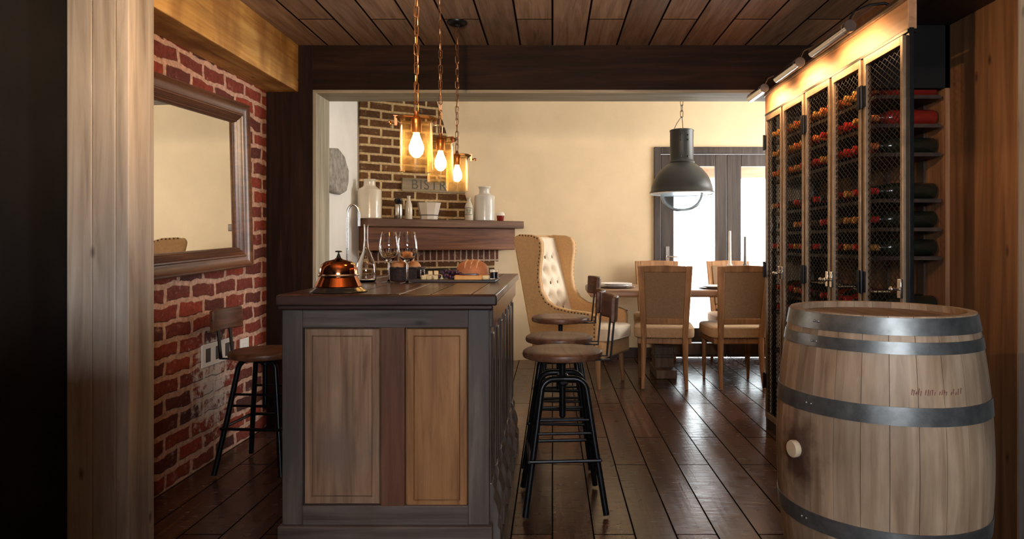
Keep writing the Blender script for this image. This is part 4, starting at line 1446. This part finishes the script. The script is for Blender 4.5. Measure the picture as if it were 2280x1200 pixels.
M['china'] = plain('white_china', (0.82, 0.80, 0.78), 0.15)
M['charger'] = plain('dark_charger', (0.16, 0.10, 0.07), 0.4)
plp = [(0, 0.003), (0.075, 0.003), (0.085, 0.0), (0.09, 0.003), (0.125, 0.014), (0.140, 0.018), (0.139, 0.021), (0.12, 0.017), (0.088, 0.007), (0, 0.006)]
chp = [(0, 0), (0.11, 0), (0.155, 0.006), (0.165, 0.010), (0.164, 0.0125), (0.15, 0.0085), (0.11, 0.003), (0, 0.003)]
p0 = c0_ = None
G2, G3 = 'white plates on the dining table', 'brown charger plates on the dining table'
for (x, y, lb3) in ((0.56, 5.92, 'at the left end of the table'), (0.97, 5.78, 'behind the left near chair'), (1.42, 5.80, 'between the two near chairs'), (1.03, 6.18, 'before the left far chair'), (1.76, 6.18, 'before the far chair by the candles'), (2.05, 5.78, 'nearest the wine cabinet')):
    if p0 is None:
        p0 = MB().lathe(plp, 40).build('dinner_plate', M['china'])
        c0_ = MB().lathe(chp, 40).build('charger_plate', M['charger'])
        a_, b_ = p0, c0_
    else:
        a_, b_ = p0.copy(), c0_.copy()
        COL.objects.link(a_)
        COL.objects.link(b_)
    b_.location = (x, y, ZT)
    a_.location = (x, y, ZT + 0.0035)
    tag(a_, 'white china dinner plate on the table, ' + lb3, 'plate', G2)
    tag(b_, 'flat brown charger under the white plate, ' + lb3, 'plate', G3)
p2 = p0.copy()
COL.objects.link(p2)
p2.location = (0.56, 5.92, ZT + 0.0185)
tag(p2, 'upper white plate of the stack at the left end of the table', 'plate', G2)
M['candle_w'] = plain('ivory_candle', (0.86, 0.84, 0.78), 0.5)
M['candle_g'] = plain('dark_grey_candle', (0.16, 0.16, 0.15), 0.5)
M['holder_w'] = plain('pale_holder', (0.72, 0.62, 0.50), 0.4)
M['holder_d'] = plain('dark_holder', (0.10, 0.08, 0.07), 0.4)
M['wick'] = plain('wick', (0.03, 0.03, 0.03), 0.8)
hp_ = [(0, 0), (0.042, 0), (0.045, 0.005), (0.030, 0.015), (0.020, 0.05), (0.016, 0.12), (0.012, 0.165), (0.018, 0.18), (0.023, 0.195), (0.018, 0.205), (0.014, 0.207), (0, 0.207)]
for (x, y, m1_, m2_, ht, lb4) in ((1.580, 6.0, M['candle_w'], M['holder_w'], 0.295, 'tall white candle in a pale turned holder on the dining table'), (1.702, 5.95, M['candle_g'], M['holder_d'], 0.245, 'dark grey candle in a dark turned holder behind the white candle')):
    cs_ = thing('candlestick', lb4, 'candle', (x, y, ZT), group='candlesticks on the dining table')
    MB().lathe(hp_, 28).build('holder', m2_, cs_)
    MB().lathe([(0, 0.200), (0.0135, 0.200), (0.0105, 0.20 + ht), (0.006, 0.203 + ht), (0, 0.203 + ht)], 20).build('candle', m1_, cs_)
    MB().tube([(0, 0, 0.20 + ht), (0.001, 0, 0.212 + ht)], 0.001, 6).build('wick', M['wick'], cs_)

# ------------------------------------------------------------------ wing chair (faces local +x)
wc = thing('wing_armchair', 'tall tan wingback armchair with a buttoned cream back at the head of the table', 'armchair', (0.215, 5.72, 0), R(-32))
wc.scale = (1, 0.83, 1)
M['tan'] = plain('tan_upholstery', (0.55, 0.33, 0.15), 0.85, noise=0.1, nscale=50, bump=0.1)
btn = []
zr = [0.60, 0.71, 0.82, 0.93, 1.04]
for i, z in enumerate(zr):
    for y in ((-0.15, 0.0, 0.15) if i % 2 == 0 else (-0.075, 0.075)):
        btn.append((y, z))


def bx(y, z):
    base = -0.175 - 0.20 * (z - 0.45) / 0.75
    d = sum(math.exp(-((y - a) ** 2 + (z - b) ** 2) / 0.0014) for a, b in btn)
    fold = 0.0
    return base + 0.03 * math.cos(y / 0.30 * PI / 2) - 0.042 * min(d, 1.0) + 0.006 * math.cos(y * 2 * PI / 0.15) * (1 if 0.55 < z < 1.08 else 0)


tf = MB()
NY, NZ = 56, 72
gr_ = [[tf.bm.verts.new((bx(-0.28 + 0.56 * i / NY, 0.42 + 0.80 * j / NZ) if j < NZ else bx(-0.28 + 0.56 * i / NY, 1.22) - 0.06, -0.28 + 0.56 * i / NY, 0.42 + 0.80 * j / NZ)) for i in range(NY + 1)] for j in range(NZ + 1)]
for j in range(NZ):
    for i in range(NY):
        tf.bm.faces.new((gr_[j][i], gr_[j][i + 1], gr_[j + 1][i + 1], gr_[j + 1][i]))
tfo = tf.build('tufted_back', M['linen_light'], wc, angle=80)
bk = MB()
bk.prism([(-0.21, 0.25), (-0.27, 0.25), (-0.475, 1.20), (-0.455, 1.235), (-0.42, 1.235), (-0.425, 1.215), (-0.255, 0.42)], lambda a, b, d: (a, d, b), -0.31, 0.31)
bk.build('outer_back', M['tan'], wc, bevel=0.012)
wingp = [(-0.22, 0.25), (-0.265, 0.25), (-0.47, 1.19), (-0.455, 1.225), (-0.40, 1.24), (-0.28, 1.235), (-0.215, 1.215), (-0.185, 1.17), (-0.182, 1.10), (-0.20, 0.98), (-0.205, 0.88), (-0.185, 0.77), (-0.13, 0.69), (-0.05, 0.645), (0.08, 0.625), (0.26, 0.615), (0.32, 0.595), (0.335, 0.55), (0.33, 0.25)]
for s_ in (-1, 1):
    wm = MB()
    wm.prism(wingp, lambda a, b, d: (a, s_ * (d + 0.045 * max(0, (a + 0.30)) * (1 if b > 0.7 else 0.3)), b), 0.275, 0.345)
    wo = wm.build('wing', M['tan'], wc, bevel=0.018, seg=3)
nl = MB()
for s_ in (-1, 1):
    ps = [(-0.40, 1.232), (-0.28, 1.225), (-0.222, 1.205), (-0.196, 1.165), (-0.193, 1.10), (-0.211, 0.98), (-0.216, 0.88), (-0.196, 0.765), (-0.14, 0.68), (-0.05, 0.633), (0.08, 0.612), (0.26, 0.60), (0.318, 0.585), (0.32, 0.27)]
    for (a, b) in zip(ps[:-1], ps[1:]):
        a, b = Vector(a), Vector(b)
        n = max(1, int((b - a).length / 0.03))
        for k in range(n):
            q = a.lerp(b, k / n)
            nl.ball((q.x, s_ * (0.347 + 0.045 * max(0, q.x + 0.30) * (1 if q.y > 0.7 else 0.3)), q.y), 0.008, 8, 5)
nl.build('nailhead_trim', M['nail'], wc)
bt_ = MB()
for (y, z) in btn:
    bt_.ball((bx(y, z) + 0.006, y, z), (0.008, 0.015, 0.015), 10, 6)
bt_.build('buttons', M['nail'], wc)
MB().box(-0.24, 0.37, -0.30, 0.30, 0.245, 0.38).build('seat_base', M['tan'], wc, bevel=0.025, seg=3)
MB().sup((0.09, 0, 0.435), (0.66, 0.56, 0.13), 0.28, 32, 12).build('seat_cushion', M['linen_light'], wc)
for (x, y, dx, dy) in ((0.30, -0.25, 0.02, -0.01), (0.30, 0.25, 0.02, 0.01), (-0.21, -0.24, -0.08, -0.01), (-0.21, 0.24, -0.08, 0.01)):
    MB().tube([(x, y, 0.26), (x + dx * 0.3, y + dy * 0.4, 0.14), (x + dx, y + dy, 0.0)], [0.026, 0.021, 0.013], 12).build('leg', M['chair_wood'], wc)

# ------------------------------------------------------------------ wine cabinet
M['cab_wood'] = wood('cabinet_back_boards', (0.11, 0.045, 0.02), (0.21, 0.095, 0.042), (0.31, 0.16, 0.075), 'z', 0.6)
M['fascia'] = wood('cabinet_fascia_wood', (0.26, 0.13, 0.065), (0.40, 0.22, 0.12), (0.52, 0.31, 0.18), 'y', 0.5, 0.1, knots=False)
M['shelf'] = wood('dark_shelf_wood', (0.014, 0.008, 0.005), (0.032, 0.017, 0.011), (0.055, 0.031, 0.02), 'y', 0.5, 0.1, knots=False)
CX, CY0, CYS, CY1 = 1.358, 2.565, 2.92, 4.275
cab = thing('wine_cabinet', 'tall steel-framed wine cabinet with five mesh doors along the right wall', 'cabinet', (1.54, 3.42, 0))
OC = Vector((1.54, 3.42, 0))


def cpart(mb, name, mat, parent=None, **kw):
    o = mb.build(name, mat, parent or cab, **kw)
    if parent is None:
        o.location = -OC
    return o


bnd = [4.275, 3.955, 3.605, 3.262, 2.932, 2.575]
for k, y in enumerate(bnd):
    cpart(MB().box(CX, CX + 0.019, y - 0.012, y + 0.012, 0, 1.99), 'post', M['steel_frame'] if k < 5 else M['steel_dark'], bevel=0.002)
cpart(MB().box(CX - 0.004, CX + 0.03, CY0, CY1 + 0.012, 1.985, 2.10), 'fascia', M['fascia'], bevel=0.002)
cpart(MB().box(CX - 0.012, CX + 0.034, CY0, CY1 + 0.012, 2.10, 2.112).box(CX - 0.016, CX - 0.004, CY0, CY1 + 0.012, 2.094, 2.100), 'crown_strip', M['steel_frame'], bevel=0.001)
cpart(MB().box(CX - 0.006, CX + 0.03, CY0, CY1 + 0.012, 1.972, 1.985), 'head_rail', M['steel_dark'], bevel=0.001)
cpart(MB().box(CX - 0.004, XR - 0.002, CY0, CY1 + 0.012, 2.112, 2.13), 'top', M['shelf'], smooth=False)
cpart(MB().box(CX + 0.03, XR - 0.002, CYS, CYS + 0.02, 1.84, 2.112), 'end_board', M['near_wall'], smooth=False)
cpart(MB().box(XR - 0.022, XR - 0.002, CYS, CY1 + 0.012, 0.0, 2.112), 'back_boards', M['cab_wood'], smooth=False)
bt2 = MB()
for y in (3.10, 3.43, 3.78, 4.12):
    bt2.box(XR - 0.031, XR - 0.022, y - 0.025, y + 0.025, 0.06, 2.10)
cpart(bt2, 'batten', M['shelf'], smooth=False)
cpart(MB().box(CX + 0.002, XR - 0.002, CYS, CY1 + 0.012, 0.0, 0.06), 'plinth', M['shelf'], smooth=False)
sh_z = [1.81, 1.685, 1.56, 1.36, 1.235, 1.11, 0.86, 0.74, 0.50, 0.28]
for z in sh_z:
    q = MB().box(CX + 0.045, XR - 0.04, CYS, CY1, z - 0.016, z)
    cpart(q, 'shelf', M['shelf'], smooth=False)
for y in (CY1,):
    e_ = MB().box(CX + 0.035, CX + 0.06, y - 0.01, y + 0.01, 0, 1.985).box(XR - 0.06, XR - 0.03, y - 0.01, y + 0.01, 0, 1.985)
    for z in sh_z:
        e_.box(CX + 0.035, XR - 0.03, y - 0.01, y + 0.01, z - 0.02, z + 0.004)
    cpart(e_, 'end_rack', M['steel_dark'], smooth=False)
for k in range(5):
    ya, yb = bnd[k + 1] + 0.014, bnd[k] - 0.014
    z0, z1 = 0.07, 1.968
    dr = MB()
    fw = 0.020
    xa, xb = CX - 0.012, CX + 0.012
    dr.box(xa, xb, ya, ya + fw, z0, z1).box(xa, xb, yb - fw, yb, z0, z1)
    dr.box(xa, xb, ya + fw, yb - fw, z1 - 0.034, z1).box(xa, xb, ya + fw, yb - fw, z0, z0 + 0.034)
    do = cpart(dr, 'door', M['steel_frame'], bevel=0.0015)
    # expanded mesh
    if True:
        ms = MB()
        u0, u1, v0, v1 = ya + fw, yb - fw, z0 + 0.034, z1 - 0.034
        py_, pz_ = 0.040, 0.027
        slope = pz_ / py_
        for sg_ in (1, -1):
            c_ = v0 - (u1 - u0) * slope
            while c_ < v1 + (u1 - u0) * slope:
                pts = []
                for u in (u0, u1):
                    pts.append((u, c_ + (sg_ * (u - u0) * slope if sg_ > 0 else (u1 - u0) * slope - (u - u0) * slope)))
                (ua, va), (ub, vb) = pts
                # clip to the panel
                def clip(ua, va, ub, vb):
                    t0_, t1_ = 0.0, 1.0
                    dv = vb - va
                    for lim, lo in ((v0, True), (v1, False)):
                        if abs(dv) < 1e-9:
                            continue
                        tt = (lim - va) / dv
                        if (dv > 0) == lo:
                            t0_ = max(t0_, tt)
                        else:
                            t1_ = min(t1_, tt)
                    return t0_, t1_
                t0_, t1_ = clip(ua, va, ub, vb)
                if t1_ - t0_ > 0.02:
                    A = (CX, ua + (ub - ua) * t0_, va + (vb - va) * t0_)
                    B = (CX, ua + (ub - ua) * t1_, va + (vb - va) * t1_)
                    ms.bar(A, B, 0.0017, 0.0022, up=(1, 0, 0))
                c_ += pz_
        mo = ms.build('wire_mesh', M['steel_dark'], do, smooth=False)
    # hinges on one side, latch on the other
    left_h = k % 2 == 0
    yh = yb if left_h else ya
    yl = ya if left_h else yb
    for z in (1.80, 1.00, 0.30):
        hm = MB().box(xa - 0.006, xa + 0.001, yh - 0.022, yh + 0.022, z - 0.045, z + 0.045)
        hm.tube([(xa - 0.008, yh, z - 0.05), (xa - 0.008, yh, z + 0.05)], 0.007, 8)
        hm.build('hinge', M['steel_dark'], do, bevel=0.001)
    yl2 = yl + (0.010 if left_h else -0.010)
    lm = MB().box(xa - 0.010, xa, yl2 - 0.014, yl2 + 0.014, 0.955, 1.03)
    lm.tube([(xa - 0.008, yl2, 0.99), (xa - 0.035, yl2, 0.99)], 0.006, 8).ball((xa - 0.038, yl2, 0.99), 0.011, 10, 8)
    lm.build('latch', M['chrome'], do, bevel=0.002)

# picture lights over the cabinet
pl0 = None
for (y0_, y1_, nm) in ((2.80, 3.16, 'nearest, largest-looking'), (3.36, 3.66, 'middle'), (3.92, 4.16, 'farthest')):
    pl_ = thing('cabinet_lamp', 'tubular metal picture lamp over the wine cabinet, %s one' % nm, 'lamp', (1.225, (y0_ + y1_) / 2, 2.062), group='tubular lamps over the wine cabinet')
    hl = (y1_ - y0_) / 2
    tu = MB()
    # half-round trough, open downwards
    n = 10
    A, B = [], []
    sec = []
    for k in range(n + 1):
        a = 0.75 + 4.2 * k / n
        sec.append((0.026 * math.cos(a), 0.026 * math.sin(a)))
    for k in range(n, -1, -1):
        a = 0.75 + 4.2 * k / n
        sec.append((0.0235 * math.cos(a), 0.0235 * math.sin(a)))
    tu.prism(sec, lambda a, b, d: (a, d, b), -hl, hl)
    tu.prism([(0.025 * math.cos(2 * PI * k / 20), 0.025 * math.sin(2 * PI * k / 20)) for k in range(20)], lambda a, b, d: (a, d, b), -hl - 0.03, -hl)
    tu.build('housing', M['chrome'], pl_)
    MB().tube([(0, -hl + 0.02, -0.002), (0, hl - 0.02, -0.002)], 0.010, 10).build('tube_bulb', M['lens_glow'], pl_)
    am = MB()
    am.tube([(0, -hl - 0.015, 0.02), (0.02, -hl - 0.02, 0.06), (0.08, -hl - 0.03, 0.085), (0.14, -hl - 0.035, 0.09), (0.17, -hl - 0.035, 0.076)], 0.006, 8)
    am.build('arm', M['steel_dark'], pl_)
    lt = area('cabinet_lamp_light', (1.243, (y0_ + y1_) / 2, 2.05), (0, R(-52), 0), 0.02, y1_ - y0_, 3.6, (1.0, 0.55, 0.24), spread=150)

# bottles: lie on the shelves with the neck to the room (local z along the bottle)
M['dark_glass'] = plain('dark_wine_glass', (0.010, 0.012, 0.008), 0.12)
M['ruby_glass'] = plain('ruby_wine_glass', (0.16, 0.012, 0.008), 0.12)
caps = {'red': plain('red_capsule', (0.55, 0.022, 0.018), 0.35, 0.1), 'gold': plain('gold_capsule', (0.75, 0.36, 0.09), 0.3, 0.4), 'black': plain('black_capsule', (0.02, 0.018, 0.018), 0.3), 'orange': plain('orange_capsule', (0.75, 0.20, 0.05), 0.35, 0.1)}
labm = plain('cream_wine_label', (0.70, 0.58, 0.38), 0.7)
protos = {}


def bottle(cap, gl, lab, loc, label, group):
    key = (cap, gl, lab)
    if key not in protos:
        b = thing('wine_bottle', label, 'bottle', loc, 0, group)
        b.rotation_euler = (0, R(-90), 0)
        MB().lathe([(0, 0.003), (0.034, 0), (0.037, 0.004), (0.037, 0.185), (0.033, 0.205), (0.018, 0.232), (0.0142, 0.245), (0, 0.245)], 18).build('glass_body', M[gl], b)
        MB().lathe([(0.0145, 0.243), (0.0148, 0.30), (0.0158, 0.301), (0.0158, 0.311), (0.013, 0.313), (0, 0.313)], 16).build('capsule', caps[cap], b)
        if lab:
            MB().lathe([(0.0373, 0.055), (0.0376, 0.056), (0.0376, 0.145), (0.0373, 0.146)], 18).build('paper_label', labm, b)
        protos[key] = b
        return b
    b = dup(protos[key], loc, 0, label, group)
    b.rotation_euler = (0, R(-90), 0)
    return b


ordn = ['first', 'second', 'third', 'fourth', 'fifth', 'sixth', 'seventh', 'eighth', 'ninth', 'tenth', 'eleventh', 'twelfth', 'thirteenth', 'fourteenth', 'fifteenth']
shn = {0: 'top', 1: 'second', 2: 'third', 3: 'fourth', 4: 'fifth', 5: 'sixth', 6: 'seventh', 7: 'eighth'}
pal = {0: 'orange gold orange orange gold', 1: 'orange gold gold red orange', 2: 'orange red gold orange red', 3: 'red red gold black gold', 4: 'red gold red gold black', 5: 'gold red red gold black', 6: 'black black red gold black', 7: 'red black red gold black'}
for si in range(8):
    z = sh_z[si]
    n = 14
    opts = pal[si].split()
    for k in range(n):
        y = CYS + 0.075 + k * (CY1 - CYS - 0.13) / (n - 1)
        cap = random.choice(opts) if k > 1 else opts[k % len(opts)]
        gl = 'ruby_glass' if (si < 2 and k < 2) or random.random() < 0.15 else 'dark_glass'
        lab = k > 0 and random.random() < 0.35
        x_base = 1.692
        bottle(cap, gl, lab, (x_base, y, z + 0.0382), '%s wine bottle with %s capsule, %s from the near end, %s cabinet shelf' % ('ruby' if gl == 'ruby_glass' else 'dark', cap, ordn[k], shn[si]), 'wine bottles in the cabinet')

# unseen console-shaped blocker left of the camera, added to shade the column
sbd = thing('shadow_blocker', 'added unseen dark block left of the viewer, shading the left column', 'cabinet', (-1.085, 0.38, 0))
M['side_wood'] = wood('black_brown_wood', (0.012, 0.008, 0.006), (0.028, 0.018, 0.014), (0.05, 0.032, 0.025), 'x', 0.5, knots=False)
MB().box(-0.56, 0.56, -0.20, 0.20, 0.08, 1.16).build('body', M['side_wood'], sbd, bevel=0.004)
MB().box(-0.58, 0.585, -0.22, 0.22, 1.16, 1.19).build('top', M['side_wood'], sbd, bevel=0.004)
for (x, y) in ((-0.5, -0.15), (0.5, -0.15), (-0.5, 0.15), (0.5, 0.15)):
    MB().tube([(x, y, 0.09), (x, y, 0.0)], [0.03, 0.02], 12).build('leg', M['side_wood'], sbd)
for s_ in (-1, 1):
    d_ = MB().box(s_ * 0.275 - 0.27, s_ * 0.275 + 0.27, -0.215, -0.20, 0.11, 1.13).build('door', M['side_wood'], sbd, bevel=0.004)
    MB().ball((s_ * 0.04, -0.225, 0.62), 0.013, 10, 8).build('knob', M['chrome'], d_)

# assumed hanging lamp out of view, added to warm the left beam
cl = thing('assumed_pendant', 'assumed unseen pendant lamp, its saucer added to keep light off the lower column', 'lamp', (-0.5, 1.55, 1.98))
MB().tube([(0, 0, 0.12), (0, 0, ZC - 1.98)], 0.004, 8).build('cord', M['steel_dark'], cl)
MB().lathe([(0, -0.052), (0.06, -0.05), (0.098, -0.044), (0.10, -0.040), (0.06, -0.046), (0, -0.048)], 40).build('cutoff_saucer', M['steel_dark'], cl)  # saucer added to cut the lamp's light off the lower column
MB().tube([(0.0, 0.012, 0.10), (0.05, 0.05, 0.06), (0.07, 0.065, -0.04)], 0.003, 6).build('stay', M['steel_dark'], cl)
MB().lathe([(0, 0.13), (0.018, 0.125), (0.022, 0.06), (0, 0.06)], 20).build('socket', M['copper'], cl)
MB().lathe([(0, ZC - 1.98 - 0.02), (0.05, ZC - 1.98 - 0.015), (0.055, ZC - 1.98), (0, ZC - 1.98)], 24).build('canopy', M['iron_chain'], cl)
